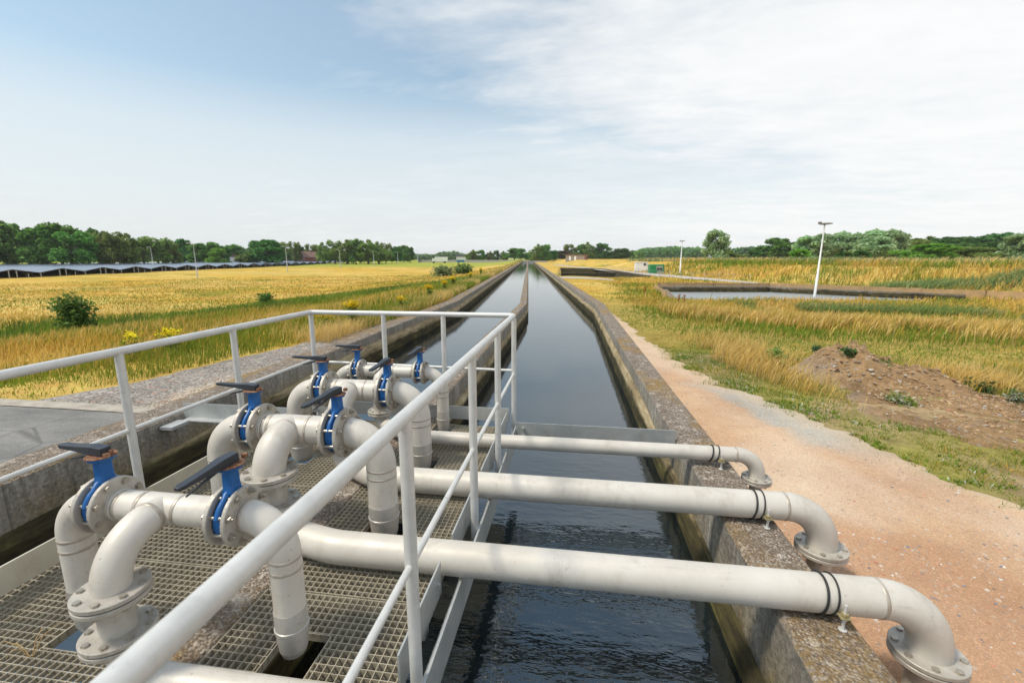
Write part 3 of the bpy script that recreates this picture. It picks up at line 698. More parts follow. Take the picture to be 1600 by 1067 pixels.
# pipe clamps on the right wall
for (y, r, x, lab) in ((1.985, .084, 1.165, 'black banded pipe clamp on the nearest pipe over the right wall'), (2.74, .084, 1.15, 'black banded pipe clamp on the middle pipe over the right wall'), (3.48, .057, 1.115, 'black banded pipe clamp on the thinnest pipe over the right wall')):
    T = thing('pipe_clamp', lab, 'pipe clamp', (x, y, 0), 0, 'pipe clamps on the right canal wall')
    for dx, w in ((-.032, .0055), (.012, .0042)):
        pts = [(dx + .012*math.sin(a), (r + .004)*math.cos(a), .096 + (r + .004)*math.sin(a)) for a in [-.55*PI + 2.05*PI*0 + i*(1.95*PI)/36 for i in range(37)]]
        MB().tube(pts, w, 8).build('strap', M['rubber'], T)
    MB().tube([(.03, -r - .022, -.005), (.03, -r - .022, .125)], .0065, 10).lathe([(0.0,0),(.013,0),(.013,.012),(0.0,.012)], (.03, -r - .022, .055), (0,0,1), 6).lathe([(0.0,0),(.017,0),(.017,.004),(0.0,.004)], (.03, -r - .022, .003), (0,0,1), 12).build('threaded_rod', M['galv'], T)
    MB().box(.008, .050, -r - .04, -r + .0, .066, .071).lathe([(0.0,0),(.015,0),(.015,.011),(0.0,.011)], (.03, -r - .022, .0765), (0,0,1), 6).build('bracket', M['brass'], T)

# ------------------------------------------------------------------ grass and plants
def blades(name, P, hgt, wid, lean, colr, mat=None, plume=0.0, tag_kw=None):
    """P Nx3 bases; hgt,wid N; lean Nx2 (metres at tip); colr Nx3"""
    n = len(P); a = RNG.uniform(0, 2*PI, n); d = np.stack([np.cos(a), np.sin(a), np.zeros(n)], -1) * (wid/2)[:, None]
    L = np.concatenate([lean, np.zeros((n,1))], 1); up = np.zeros((n,3)); up[:,2] = hgt
    w1 = .85 if plume == 0 else plume
    v0 = P - d*.7; v1 = P + d*.7; m = P + up*.62 + L*.38; v2 = m + d*w1; v3 = m - d*w1; v4 = P + up*(1 - .18*np.clip(np.linalg.norm(lean, axis=1)/hgt, 0, 1))[:, None] + L
    V = np.stack([v0, v1, v2, v3, v4], 1).reshape(-1, 3); b = (np.arange(n)*5)[:, None]
    Q = b + np.array([[0,1,2,3]]); T = b + np.array([[3,2,4]])
    cl = np.stack([colr*.8, colr*.8, colr, colr, colr*1.08], 1).reshape(-1, 3)
    o = arr_mesh(name, V, [Q, T], mat or M['grass'], cl)
    if tag_kw: tag(o, **tag_kw)
    return o
GOLD = np.array([.58,.365,.060]); PALE = np.array([.66,.485,.185]); GREEN = np.array([.15,.24,.02]); DGREEN = np.array([.08,.14,.02]); OLIVE = np.array([.31,.295,.045]); REED = np.array([.17,.24,.055])
def fan(n, d0, d1, a0, a1, pw=0.0):
    """ground points spread evenly over the view: d log-spaced, angle in degrees clockwise from straight ahead of the camera"""
    t = RNG.uniform(0, 1, n); d = d0 * (d1/d0)**t; a = np.radians(RNG.uniform(a0, a1, n)) - YAW
    return d*np.sin(a), d*np.cos(a), d
def clump(x, y, s, seed): return fbm(x*s, y*s, seed, 3)
def finish(name, x, y, h, w, c, leanamt=.35, plume=0.0, wind=(.10, .0), label=None, cat=None):
    n = len(x); z = H(x, y) - .02; lean = RNG.normal(0, 1, (n,2)) * (h*leanamt)[:, None] * .6 + np.array(wind) * h[:, None] * 2
    c = np.clip(c * RNG.uniform(.72, 1.28, (n,1)) , 0, 1)
    o = blades(name, np.stack([x, y, z], -1), h, w, lean, c, plume=plume); o['kind'] = 'stuff'
    if label: o['label'] = label; o['category'] = cat or 'grass'
    return o
def at_xy(px, D):
    lat = (px - 800) / 700 * D; return lat*math.cos(YAW) - D*math.sin(YAW), lat*math.sin(YAW) + D*math.cos(YAW)
def colmix(n, field, *stops):
    """stops: (value, colour) piecewise along field"""
    v = [s[0] for s in stops]; return np.stack([np.interp(field, v, [s[1][k] for s in stops]) for k in range(3)], -1)

# left meadow
x, y, d = fan(120000, 6.0, 75, -62, 2); u = to_u(x, y)
dd = dist_line(x, y, DITCH); bank = sstep(-5.2, -7.5, u) * sstep(5.5, 0, 0*u + 5)
ok = (u < np.where((y < 13) & (y > 4.1), to_u(lpath_edge(y), y) - .03, -4.55)) & (y > 4.25) & (u < -4.52) & (y < 205)
ok &= ~((y < 4.9) & (RNG.uniform(0,1,len(x)) > .4))
x, y, d, u, dd = x[ok], y[ok], d[ok], u[ok], dd[ok]; n = len(x)
f = clump(x, y, .16, 51)*.55 + clump(x, y, .7, 52)*.45 + RNG.normal(0, .07, n)
c = colmix(n, f, (.35, GREEN), (.45, OLIVE), (.53, GOLD), (.78, PALE))
nb = (1 - sstep(9, 14, d)) * .75 * sstep(.38, .58, clump(x, y, .8, 57)); c = lerp(c, lerp(GREEN, OLIVE, .45), (nb*.75)[:, None])
k = np.exp(-((dd + 1.6*(clump(x, y, .5, 56) - .5))/4.3)**2); nearb = (1 - sstep(10, 22, d)) * sstep(-4.5, -6, u)
c = lerp(c, colmix(n, clump(x, y, .9, 53), (.3, DGREEN), (.45, np.array([.17,.25,.03])), (.6, GREEN), (.75, np.array([.38,.40,.06]))), np.clip(k*1.6, 0, 1)[:, None])
h = (.20 + .26*RNG.uniform(0,1,n)) * lerp(.55, 1.0, np.clip(clump(x, y, .4, 54)*1.4 - .2, 0, 1)) + .40*k*RNG.uniform(.3,1,n)
h *= lerp(1.0, .40, sstep(20, 34, d)); h = np.where((d < 14) & (k < .3), h*.72, h); h += .22*np.clip(k - .35, 0, 1)*RNG.uniform(0, 1, n); edge = sstep(-4.6, -6.2, u); h *= lerp(.45, 1, np.maximum(edge, sstep(6, 12, y)))
short = (y < 6.3) & (u < -5.6); h = np.where(short, h*lerp(.35, 1.0, sstep(4.4, 6.3, y)), h); c = np.where((short & (y < 5.4))[:, None], lerp(c, GREEN*1.1, .55), c)
finish('meadow_grass', x, y, h, np.maximum(.005, d*.0011)*RNG.uniform(.7,1.5,n), c, .45, 0, (.10,.02), 'golden dry meadow grass with green patches left of the canal')
# tall pale seed heads on the left bank
x, y, d = fan(30000, 6.5, 60, -60, 0); u = to_u(x, y); f = clump(x, y, .35, 61)
ok = (u < -5.9) & (y > 5.2) & (f > .52) & (dist_line(x, y, DITCH) > 3.0) & ((d > 13) | (RNG.uniform(0,1,len(x)) < .45)); x, y, d, f = x[ok], y[ok], d[ok], f[ok]; n = len(x)
finish('seed_heads', x, y, (.28 + .20*RNG.uniform(0,1,n))*lerp(1, .5, sstep(18, 34, d)), np.maximum(.006, d*.0009), colmix(n, RNG.uniform(0,1,n), (0, GOLD), (1, PALE*1.05)), .3, 1.0, (.12,.0), 'tall pale seeding grass on the left bank')
# strip of grass along both sides of the left wall further on
y = RNG.uniform(8, 210, 16000)**1.0; y = 8 * (200/8)**RNG.uniform(0,1,22000); n = len(y); uu = -4.58 - np.abs(RNG.normal(0, .55, n)) - .02*0; x = from_u(uu, y); d = np.hypot(x, y)
c = colmix(n, clump(x, y, .5, 55) + RNG.normal(0,.08,n), (.3, GREEN), (.45, OLIVE), (.55, PALE), (.7, PALE*1.1))
finish('wall_side_grass', x, y, (.15 + .30*RNG.uniform(0,1,n)), np.maximum(.006, d*.0011), c, .4, .6, (.10,0), 'pale tufted grass fringing the left canal wall')
# right side: rough grass everywhere
x, y, d = fan(130000, 5.5, 80, -8, 64); u = to_u(x, y)
pe = path_edge(y); lim = np.where(y < 17.3, pe + .02, -1)
MC = (5.15, 7.35)
def soil_mask(x, y): return ((x-5.8)/2.0)**2 + ((y-6.35-.12*(x-5))/1.35)**2 - .35*(fbm(x*1.2, y*1.2, 71) - .5)*2
heap = lambda x, y: ((x-5.05)/1.28)**2 + ((y-8.2)/1.0)**2 - .5*(fbm(x*1.3, y*1.3, 72) - .5)*2
ok = (x > lim) & (u > 1.30) & (u < 60) & ~in_poly(x, y, [(4.9,24.4), (21.6,26.6), (13.3,33.2), (5.7,32.4)]) & ~in_poly(x, y, [(-2.2,50.8), (8.5,54), (5,90), (-3.4,94.2)])
ok &= (soil_mask(x, y) > 1) & (heap(x, y) > 1)
road_x = np.interp(y, [40,43,48.8,57,70,85,92,120,150], [16.3,15.4,13.6,11.4,8.6,5.6,4.5,-1.5,-6.8]); ok &= ~((y > 39) & (y < 152) & (np.abs(x - road_x) < 1.7))
ok &= ~((y > 44.4) & (y < 48.4) & (x < 3.8))
pd = x - pe; bare = (y < 10) & (pd < 2.5); patch = clump(x, y, 2.3, 73)
ok &= ~(bare & (patch < lerp(.60, .38, sstep(4.2, 8.5, y))))
x, y, d, u, pd = x[ok], y[ok], d[ok], u[ok], pd[ok]; n = len(x)
f = clump(x, y, .25, 74)*.6 + clump(x, y, .9, 75)*.4 + RNG.normal(0, .07, n) - .07*(1 - sstep(16, 26, d))
c = colmix(n, f, (.35, GREEN), (.46, OLIVE), (.55, GOLD), (.76, PALE))
lowz = (pd < 1.3) & (y < 18); c = np.where(lowz[:, None], lerp(c, GREEN*1.05, .62), c)
h = (.16 + .26*RNG.uniform(0,1,n)) * lerp(.5, 1.15, np.clip(clump(x, y, .5, 76)*1.5 - .25, 0, 1))
h *= lerp(.20, 1.0, sstep(.3, 3.2, pd)); h = np.where((y < 10.5) & (pd < 6), np.minimum(h, .05 + .10*sstep(1.5, 4, pd)), h); h *= lerp(1, .6, sstep(30, 60, d))
h = np.where((y > 10) & (y < 12.6) & (pd > 2), h*.35, h)
toe = np.interp(y, TOE_Y, TOE_U); emb = sstep(toe - 1, toe + 3, u); h = lerp(h, .5 + .3*RNG.uniform(0,1,n), emb)
finish('rough_grass', x, y, np.maximum(h, .02), np.maximum(.004, d*.0011)*RNG.uniform(.7,1.5,n), c, .45, 0, (.10,.02), 'rough golden and green grass right of the canal')
# golden tufts left of the soil heap
x = RNG.normal(3.4, .55, 5200); y = RNG.normal(9.2, 1.3, 5200); ok = (x > path_edge(y) + .75) & (heap(x, y) > 1.25) & (soil_mask(x, y) > 1.2) & (clump(x, y, 1.1, 77) > .42); x, y = x[ok], y[ok]
x2 = RNG.normal(6.9, .5, 2600); y2 = RNG.normal(8.6, .6, 2600); ok = (soil_mask(x2, y2) > 1.15) & (heap(x2, y2) > 1.25) & (clump(x2, y2, 1.4, 78) > .45); x = np.append(x, x2[ok]); y = np.append(y, y2[ok]); n = len(x)
finish('dry_tufts', x, y, .14 + .26*RNG.uniform(0,1,n), np.full(n, .010), colmix(n, RNG.uniform(0,1,n), (0, GOLD), (.6, PALE), (1, PALE*1.1)), .55, .8, (.12,0), 'straw coloured grass tufts around the soil heap')
# pale plume belt behind the heap, green reeds behind that
def belt(n, line, w):
    t = RNG.uniform(0, 1, n); L = np.array(line); s = np.linspace(0, 1, len(L))
    return np.interp(t, s, L[:,0]) + RNG.normal(0, w*.25, n), np.interp(t, s, L[:,1]) + RNG.normal(0, w, n)
x, y = belt(26000, [(3.4,17.0), (8,15.6), (13,14.5), (22,12.6), (34,10.5)], .75); ok = (x > path_edge(y) + .8) & (clump(x, y, .5, 81) > .28); x, y = x[ok], y[ok]; n = len(x); q = RNG.uniform(0,1,n)
finish('plume_grass', x, y, .26 + .26*RNG.uniform(0,1,n), np.full(n, .020), colmix(n, q, (0, OLIVE), (.3, GOLD), (.65, PALE), (1, PALE*1.12)), .28, 1.0, (.12,0), 'belt of tall pale seeding grass behind the soil heap')
x, y = belt(22000, [(7,19.8), (13,18.0), (20,17.0), (32,14.5)], 1.5); ok = clump(x, y, .35, 82) > .43; x, y = x[ok], y[ok]; n = len(x)
finish('reed_belt', x, y, .24 + .28*RNG.uniform(0,1,n), np.full(n, .028), colmix(n, clump(x, y, .6, 83) + RNG.normal(0,.1,n), (.3, REED), (.55, np.array([.15,.22,.06])), (.75, np.array([.36,.33,.12]))), .5, .9, (.2,0), 'green reeds in a band behind the pale grass')
x, y = belt(14000, [(2.6,22), (8,22.2), (16,22.9), (30,20.5)], 1.0); ok = (x > path_edge(y) + .5) & ~in_poly(x, y, B1); x, y = x[ok], y[ok]; n = len(x)
finish('basin_side_grass', x, y, .07 + .10*RNG.uniform(0,1,n), np.full(n, .026), colmix(n, RNG.uniform(0,1,n), (0, OLIVE), (.4, GOLD), (1, PALE)), .5, .9, (.15,0), 'wind-bent straw grass along the near side of the large basin')
# short sparse grass on the bare verge
y = 3.0 + 7.5*RNG.uniform(0,1,64000)**1.2; x = path_edge(y) - .22 + 3.6*RNG.uniform(0,1,64000); pt = clump(x, y, 2.6, 85)*.6 + clump(x, y, 7, 86)*.4; ok = (pt > lerp(.54, .40, sstep(4, 9, y)) + .08*sstep(.15, -.2, x - path_edge(y))) & (soil_mask(x, y) > .9) & (heap(x, y) > .9); x, y = x[ok], y[ok]; n = len(x)
finish('verge_grass', x, y, .02 + .07*RNG.uniform(0,1,n)**1.5, np.full(n, .007), colmix(n, clump(x, y, 1.2, 87) + RNG.normal(0,.12,n), (.3, GREEN*.9), (.5, GREEN*1.15), (.62, OLIVE), (.8, GOLD)), .9, 0, (.03,0), 'short patchy grass on the bare ground between path and soil heap')
# low white-flowered weeds at the right path edge
y = RNG.uniform(4.2, 9.5, 5200); x = path_edge(y) + np.abs(RNG.normal(.10, .34, 5200)); ok = clump(x, y, 3.1, 79) > .5; x, y = x[ok], y[ok]; n = len(x)
finish('verge_weeds', x, y, .02 + .05*RNG.uniform(0,1,n), np.full(n, .016), colmix(n, RNG.uniform(0,1,n), (0, GREEN*.8), (.7, GREEN*1.2), (.86, GREEN*1.2), (.9, np.array([.6,.6,.5])), (1, np.array([.7,.7,.62]))), .8, 1.0, (0,0), 'low clover-like weeds with white flowers along the path edge')
# reeds on the crest and the far wood bands
x, y, d = fan(26000, 34, 120, 14, 60); u = to_u(x, y); toe = np.interp(y, TOE_Y, TOE_U); ok = (u > toe + 9.5) & (u < toe + 22); x, y, d = x[ok], y[ok], d[ok]; n = len(x)
finish('crest_reeds', x, y, .6 + .5*RNG.uniform(0,1,n), d*.0016, colmix(n, clump(x, y, .1, 84) + RNG.normal(0,.12,n), (.3, np.array([.20,.26,.12])), (.55, np.array([.26,.30,.13])), (.75, PALE)), .4, .9, (.2,0), 'grey green reeds along the crest of the right embankment')

x = RNG.normal(16.6, 1.3, 2600); y = RNG.normal(25.9, .5, 2600); x = np.append(x, RNG.normal(21.5, 1.5, 2600)); y = np.append(y, RNG.normal(23.6, .6, 2600)); p0 = at_xy(1437, 31); p1 = at_xy(1590, 29)
x[:2600] += p0[0] - 16.6; y[:2600] += p0[1] - 25.9; x[2600:] += p1[0] - 21.5; y[2600:] += p1[1] - 23.6; n = len(x)
finish('bank_reeds', x, y, .35 + .45*RNG.uniform(0,1,n), np.full(n, .035), colmix(n, RNG.uniform(0,1,n), (0, REED*.8), (.7, np.array([.22,.33,.13])), (1, np.array([.42,.42,.16]))), .5, .9, (.15,0), 'two blue-green reed patches at the foot of the right embankment')
# loose stones on the path
def stones(n, xs, ys, smin, smax, z_lift, name, label, zs=None, pal=None):
    ico = np.array([[0,0,1],[.89,0,.45],[.28,.85,.45],[-.72,.53,.45],[-.72,-.53,.45],[.28,-.85,.45],[.72,.53,-.45],[-.28,.85,-.45],[-.89,0,-.45],[-.28,-.85,-.45],[.72,-.53,-.45],[0,0,-1]])
    tri = np.array([[0,1,2],[0,2,3],[0,3,4],[0,4,5],[0,5,1],[1,6,2],[2,7,3],[3,8,4],[4,9,5],[5,10,1],[6,7,2],[7,8,3],[8,9,4],[9,10,5],[10,6,1],[11,7,6],[11,8,7],[11,9,8],[11,10,9],[11,6,10]])
    s = smin * (smax/smin)**(RNG.uniform(0,1,n)**2.2); a = RNG.uniform(0, 2*PI, n)
    v = ico[None] * (1 + RNG.normal(0, .18, (n,12,1))); v = v * np.stack([s*RNG.uniform(.8,1.5,n), s, s*RNG.uniform(.5,.95,n)], -1)[:, None]
    c_, s_ = np.cos(a)[:, None], np.sin(a)[:, None]; v = np.stack([v[...,0]*c_ - v[...,1]*s_, v[...,0]*s_ + v[...,1]*c_, v[...,2]], -1)
    v = v + np.stack([xs, ys, (H(xs, ys) if zs is None else zs) + z_lift], -1)[:, None]
    pal = np.array(pal)*1.0 if pal else np.array([[.55,.50,.44],[.42,.36,.31],[.30,.25,.22],[.50,.24,.15],[.58,.34,.22],[.22,.22,.24],[.62,.58,.54]]); cc = pal[RNG.integers(0, len(pal), n)] * RNG.uniform(.8, 1.15, (n,1))
    o = arr_mesh(name, v.reshape(-1,3), [(tri[None] + (np.arange(n)*12)[:, None, None]).reshape(-1,3)], M['stones'], np.repeat(cc, 12, 0)); tag(o, label, 'stones', kind='stuff')
n = 6500; ys = RNG.uniform(.9, 7.5, n); ys = np.where(RNG.uniform(0,1,n) < .72, RNG.uniform(.9, 3.3, n), ys); xs = 1.32 + (path_edge(ys) - 1.35) * RNG.uniform(0,1,n)
stones(n, xs, ys, .002, .012, .012, 'loose_stones', 'loose brick and stone chips scattered on the reddish path')

# ------------------------------------------------------------------ soil heap and dug ground
def soil_heap():
    xs = np.arange(2.6, 8.6, .07); ys = np.arange(4.4, 10.6, .07); X, Y = np.meshgrid(xs, ys)
    q = np.exp(-(((X-4.8)/.85)**2 + ((Y-8.3)/.7)**2)) * .25 + np.exp(-(((X-5.55)/.75)**2 + ((Y-8.15)/.7)**2)) * .27 + np.exp(-(((X-4.2)/.8)**2 + ((Y-7.6)/.6)**2)) * .16
    e = np.clip(1.25 - heap(X, Y), 0, 1); sm = np.clip(1.25 - soil_mask(X, Y), 0, 1)
    rough = (fbm(X*1.7, Y*1.7, 95, 3) - .5) * .50 + (fbm(X*3.2, Y*3.2, 91, 5) - .42) * .42 + (fbm(X*9, Y*9, 92, 3) - .45) * .24
    w = np.clip(np.maximum(e, sm) * 3, 0, 1); Z = H(X, Y) - .06 + w * .075 + q * np.clip(e*2.2 + .15, 0, 1) + rough * w * (.34 + 2.4*q)
    brown = np.array([.44,.285,.15]); grey = np.array([.42,.36,.29]); dk = np.array([.25,.16,.085])
    C = lerp(brown, dk, sstep(.5, .75, fbm(X*1.4, Y*1.4, 93))[..., None]); C = lerp(C, grey, (sstep(4.9, 4.1, X + .5*(fbm(X, Y, 94)-.5)) * .85 if False else (1 - sstep(3.7, 4.4, X + .8*(fbm(X, Y, 94)-.5))) * .85)[..., None])
    ny, nx = X.shape; idx = np.arange(ny*nx).reshape(ny, nx); F = np.stack([idx[:-1,:-1], idx[:-1,1:], idx[1:,1:], idx[1:,:-1]], -1).reshape(-1, 4)
    keep = (w.reshape(-1)[F] > .01).any(1); F = F[keep]
    o = arr_mesh('soil_heap', np.stack([X,Y,Z], -1).reshape(-1,3), [F], M['soil'], C.reshape(-1,3), True)
    tag(o, 'brown heap of dug soil and rubble on the grass beside the reddish path', 'soil heap')
    return lambda px, py: float(np.interp(0, [0], [Z[np.argmin(abs(ys-py)), np.argmin(abs(xs-px))]]))
HZ = soil_heap()
xs = np.append(RNG.normal(4.25, .45, 600), RNG.normal(5.6, 1.2, 600)); ys = np.append(RNG.normal(7.65, .40, 600), RNG.normal(6.8, .9, 600)); ok = (heap(xs, ys) < 1.1) | (soil_mask(xs, ys) < 1.0); xs, ys = xs[ok], ys[ok]; zz = np.array([HZ(a_, b_) for a_, b_ in zip(xs, ys)])
stones(len(xs), xs, ys, .005, .034, .001, 'rubble', 'stone and brick rubble strewn over the soil heap', zz, [[.42,.37,.31],[.34,.28,.22],[.27,.21,.16],[.34,.18,.11],[.40,.30,.21],[.30,.28,.26],[.50,.45,.38]])
xs = np.append(RNG.normal(5.0, .7, 2600), RNG.normal(5.7, 1.1, 5400)); ys = np.append(RNG.normal(8.0, .5, 2600), RNG.normal(6.7, .85, 5400)); ok = (heap(xs, ys) < 1.05) | (soil_mask(xs, ys) < 1.0); xs, ys = xs[ok], ys[ok]; zz = np.array([HZ(a_, b_) for a_, b_ in zip(xs, ys)])
stones(len(xs), xs, ys, .005, .022, .0, 'soil_clods', 'crumbly brown clods of dug soil on and around the heap', zz, [[.44,.30,.175],[.40,.265,.15],[.34,.22,.12],[.48,.335,.20]])

def leaf_plant(name, label, cat, loc, h, rad, nleaf, ls, cols, group=None, stems=5, tops=None, upright=.6, part='leaves'):
    T = thing(name, label, cat, loc, 0, group)
    st = MB(); P = []; 
    for i in range(stems):
        a = random.uniform(0, 2*PI); rr = rad*random.uniform(.1, .75); hh = h*random.uniform(.7, 1)
        pts = [(0.02*math.cos(a), .02*math.sin(a), -.04), (rr*.4*math.cos(a), rr*.4*math.sin(a), hh*.5), (rr*math.cos(a), rr*math.sin(a), hh)]
        st.tube(pts, [max(.006, ls*.12), max(.005, ls*.09), .003], 6)
        for j in range(max(1, nleaf//stems)):
            t = random.uniform(.08, 1)**.8; sp = rad*.34*(1.15 - .6*t)
            p = Vector(pts[1]).lerp(Vector(pts[2]), (t-.5)*2) if t > .5 else Vector(pts[0]).lerp(Vector(pts[1]), t*2)
            P.append((p.x + random.gauss(0, sp), p.y + random.gauss(0, sp), max(.02, p.z + random.gauss(0, sp*.6))))
    st.build('stem', M['bark'], T)
    leafcloud(part, np.array(P), ls, cols, T, .5)
    if tops is not None:
        Q = np.array([[p[0], p[1], p[2]] for p in P]); Q = Q[np.argsort(-Q[:,2])][:tops[0]]; Q[:,2] = np.maximum(Q[:,2], h*.85) + RNG.uniform(0, .06, len(Q))
        Q = np.repeat(Q, 9, 0) + RNG.normal(0, tops[1]*1.5, (len(Q)*9, 3))
        leafcloud('flower_head', Q, tops[1], [tops[2], tuple(.85*v for v in tops[2])], T, .9)['kind'] = 'stuff'
    return T
def leafcloud(name, P, size, cols, parent, flat=.5, mat=None, link=True):
    n = len(P); nrm = RNG.normal(0, 1, (n,3)); nrm[:,2] = np.abs(nrm[:,2]) + flat; nrm /= np.linalg.norm(nrm, axis=1)[:, None]
    a = RNG.normal(0, 1, (n,3)); a -= nrm*(a*nrm).sum(1)[:, None]; a /= np.linalg.norm(a, axis=1)[:, None]; b = np.cross(nrm, a)
    s = size*RNG.uniform(.6, 1.4, n)[:, None]
    V = np.stack([P - a*s, P - b*s*.55, P + a*s, P + b*s*.55], 1).reshape(-1, 3); F = (np.arange(n)*4)[:, None] + np.array([[0,1,2,3]])
    pal = np.array(cols); c = pal[RNG.integers(0, len(pal), n)] * RNG.uniform(.75, 1.25, (n,1))
    o = arr_mesh(name, V, [F], mat or M['leaf'], np.repeat(np.clip(c, 0, 1), 4, 0)); o.parent = parent
    return o
def at(px, D, z=None):
    """a spot on the land in the direction of photo column px, D metres out"""
    lat = (px - 800) / 700 * D; x = lat*math.cos(YAW) - D*math.sin(YAW); y = lat*math.sin(YAW) + D*math.cos(YAW)
    return Vector((x, y, float(H(x, y)) if z is None else z))
YEL = (.80,.58,.015)
GP = [(.20,.27,.04), (.15,.22,.03), (.27,.30,.06)]
p = at(115, 15.3); leaf_plant('bush', 'dark green leafy bush standing alone in the left meadow, the bigger of two', 'bush', p, 1.5, .72, 2600, .06, [(.07,.16,.03), (.11,.21,.04), (.15,.26,.05)], None, 16)
p = at(416, 24.5); leaf_plant('bush', 'small round green bush by the ditch, farther off in the left meadow', 'bush', p, .75, .6, 600, .08, [(.08,.15,.03), (.12,.20,.04)], None, 8)
RAG = [(548, 10.6, .62, 'clump of yellow ragwort beside the left wall, seen between the back rail posts', 9), (262, 7.6, .42, 'sparse ragwort with flat yellow heads beyond the second left post', 3), (672, 17.5, .6, 'ragwort clump by the left wall just left of the back rail post', 6), (694, 21, .6, 'ragwort clump by the left wall, behind the back rail', 5),
       (708, 25, .6, 'yellow ragwort on the left bank just above the back handrail', 5), (735, 34, .6, 'yellow ragwort close to the left wall, farther up the canal', 5), (752, 44, .7, 'farthest yellow ragwort clump by the left wall', 5), (188, 7.2, .45, 'lone ragwort stalk showing left of the second rail post', 2), (630, 13.5, .5, 'low ragwort between the two middle posts of the back rail', 3), (505, 10.2, .4, 'small ragwort just right of the railing corner', 2)]
for px, D, h, lab, ns in RAG:
    p = at(px, D); u = float(to_u(p.x, p.y))
    if u > -4.75: p.x = float(from_u(-4.8, p.y)); p.z = float(H(p.x, p.y))
    leaf_plant('ragwort', lab, 'wildflower', p, h, .20, 40*ns, .035 + .0006*D, GP, 'yellow ragwort plants on the left bank', ns, (7*ns, .019 + .0004*D, YEL))
for (x, y, h, r_, n_, ls, cols, lab, nm) in ((3.75, 8.7, .42, .26, 260, .03, [(.20,.26,.05), (.27,.31,.08)], 'feathery light green weed at the left end of the soil heap', 'weed'),
        (4.55, 8.0, .16, .16, 120, .03, [(.05,.10,.03), (.08,.14,.03)], 'small dark weed growing on the left slope of the heap', 'weed'),
        (4.95, 7.85, .17, .15, 120, .028, [(.17,.22,.05), (.10,.15,.03)], 'yellowish weed in the middle of the heap slope', 'weed'),
        (6.6, 8.1, .15, .30, 240, .035, [(.04,.09,.025), (.07,.12,.03)], 'dark creeping weed on the right shoulder of the heap', 'weed'),
        (6.55, 7.35, .15, .26, 240, .026, [(.06,.11,.03), (.10,.15,.05), (.6,.6,.52)], 'weed with small white flowers on the right foot of the heap', 'weed'),
        (4.65, 6.85, .14, .30, 260, .03, [(.17,.24,.04), (.22,.27,.05), (.5,.5,.4)], 'bright green weed at the front foot of the heap', 'weed'),
        (4.55, 8.95, .12, .16, 120, .03, [(.06,.13,.05), (.05,.10,.03)], 'blue-green weed on the heap crest at its left', 'weed')):
    leaf_plant(nm, lab, 'weed', (x, y, max(HZ(x, y), float(H(x, y))) - .02), h, r_, n_, ls, cols, 'weeds on the soil heap', 6)
for px, D, h, lab in ((1060, 18.5, 'x', 'lower red dock stalk in the right grass'), (1068, 18.2, 'x', 'taller red dock stalk in the right grass'), (1006, 24, 'x', 'thin brown dock stalk near the right wall')):
    p = at(px, D - .4); T = thing('dock_stalk', lab, 'wild plant', p, 0, 'dock stalks in the right grass')
    MB().tube([(0,0,-.05), (.01,0,.3), (.03,0,.55)], [.01,.01,.006], 6).build('stem', M['rustweed'], T)
    leafcloud('seed_head', np.stack([RNG.normal(.02,.025,60), RNG.normal(0,.025,60), RNG.uniform(.22,.6,60)], -1), .03, [(.30,.06,.03), (.38,.10,.05)], T, .2)
# shrubs out in the meadow near the far pool and along the right bank
for px, D, h, r_, lab, cols in ((695, 55, 1.0, 1.6, 'grey green shrub, left one of the pair in the far left meadow', [(.17,.22,.09), (.22,.26,.12)]), (725, 60, 1.0, 1.5, 'darker shrub, right one of the pair in the far left meadow', [(.12,.18,.05), (.15,.21,.06)])):
    leaf_plant('shrub', lab, 'shrub', at(px, D), h, r_, 1100, .10 + .0012*D, cols, None, 16)
# weeds stuck in the grating
def dry_weed(loc_, n, h, r_, lab, mat):
    T = thing('dry_weed', lab, 'dry weed', loc_, 0, 'dry weeds caught in the grating')
    for i in range(n):
        a = random.uniform(0, 2*PI); q = r_*random.uniform(.4, 1); hh = h*random.uniform(.5, 1); b = a + random.uniform(-.6, .6)
        MB().tube([(0,0,-.02), (q*.35*math.cos(a), q*.35*math.sin(a), hh*.7), (q*.7*math.cos(a), q*.7*math.sin(a), hh), (q*math.cos(b), q*math.sin(b), hh*.75)], [.002,.0018,.0015,.001], 5).build('stalk', mat, T)
    return T
T = dry_weed((-1.88, 2.28, 0), 6, .15, .12, 'rust red dried weed poking through the left grating behind the nearest manifold', M['rustweed'])
leafcloud('seed_head', RNG.normal(0, .03, (130,3)) + np.array([.02,-.03,.10]), .008, [(.36,.14,.07), (.45,.20,.10)], T, .3)
dry_weed((-2.17, 1.28, 0), 6, .10, .14, 'straw wisp lying at the hole of the nearest left outlet', M['straw'])
dry_weed((-1.42, 1.30, 0), 3, .03, .22, 'pale straw lying on the right grating by the near outlet', M['straw'])
T = dry_weed((-1.38, 3.72, 0), 6, .16, .12, 'orange dry weed beside the lower flange of the third manifold', M['rustweed'])
leafcloud('seed_head', RNG.normal(0, .03, (90,3)) + np.array([0,0,.09]), .010, [(.36,.16,.06), (.30,.26,.06)], T, .3)
dry_weed((-1.72, 2.40, 0), 5, .05, .20, 'yellow dry grass stalks lying over the left grating near the red weed', M['straw'])

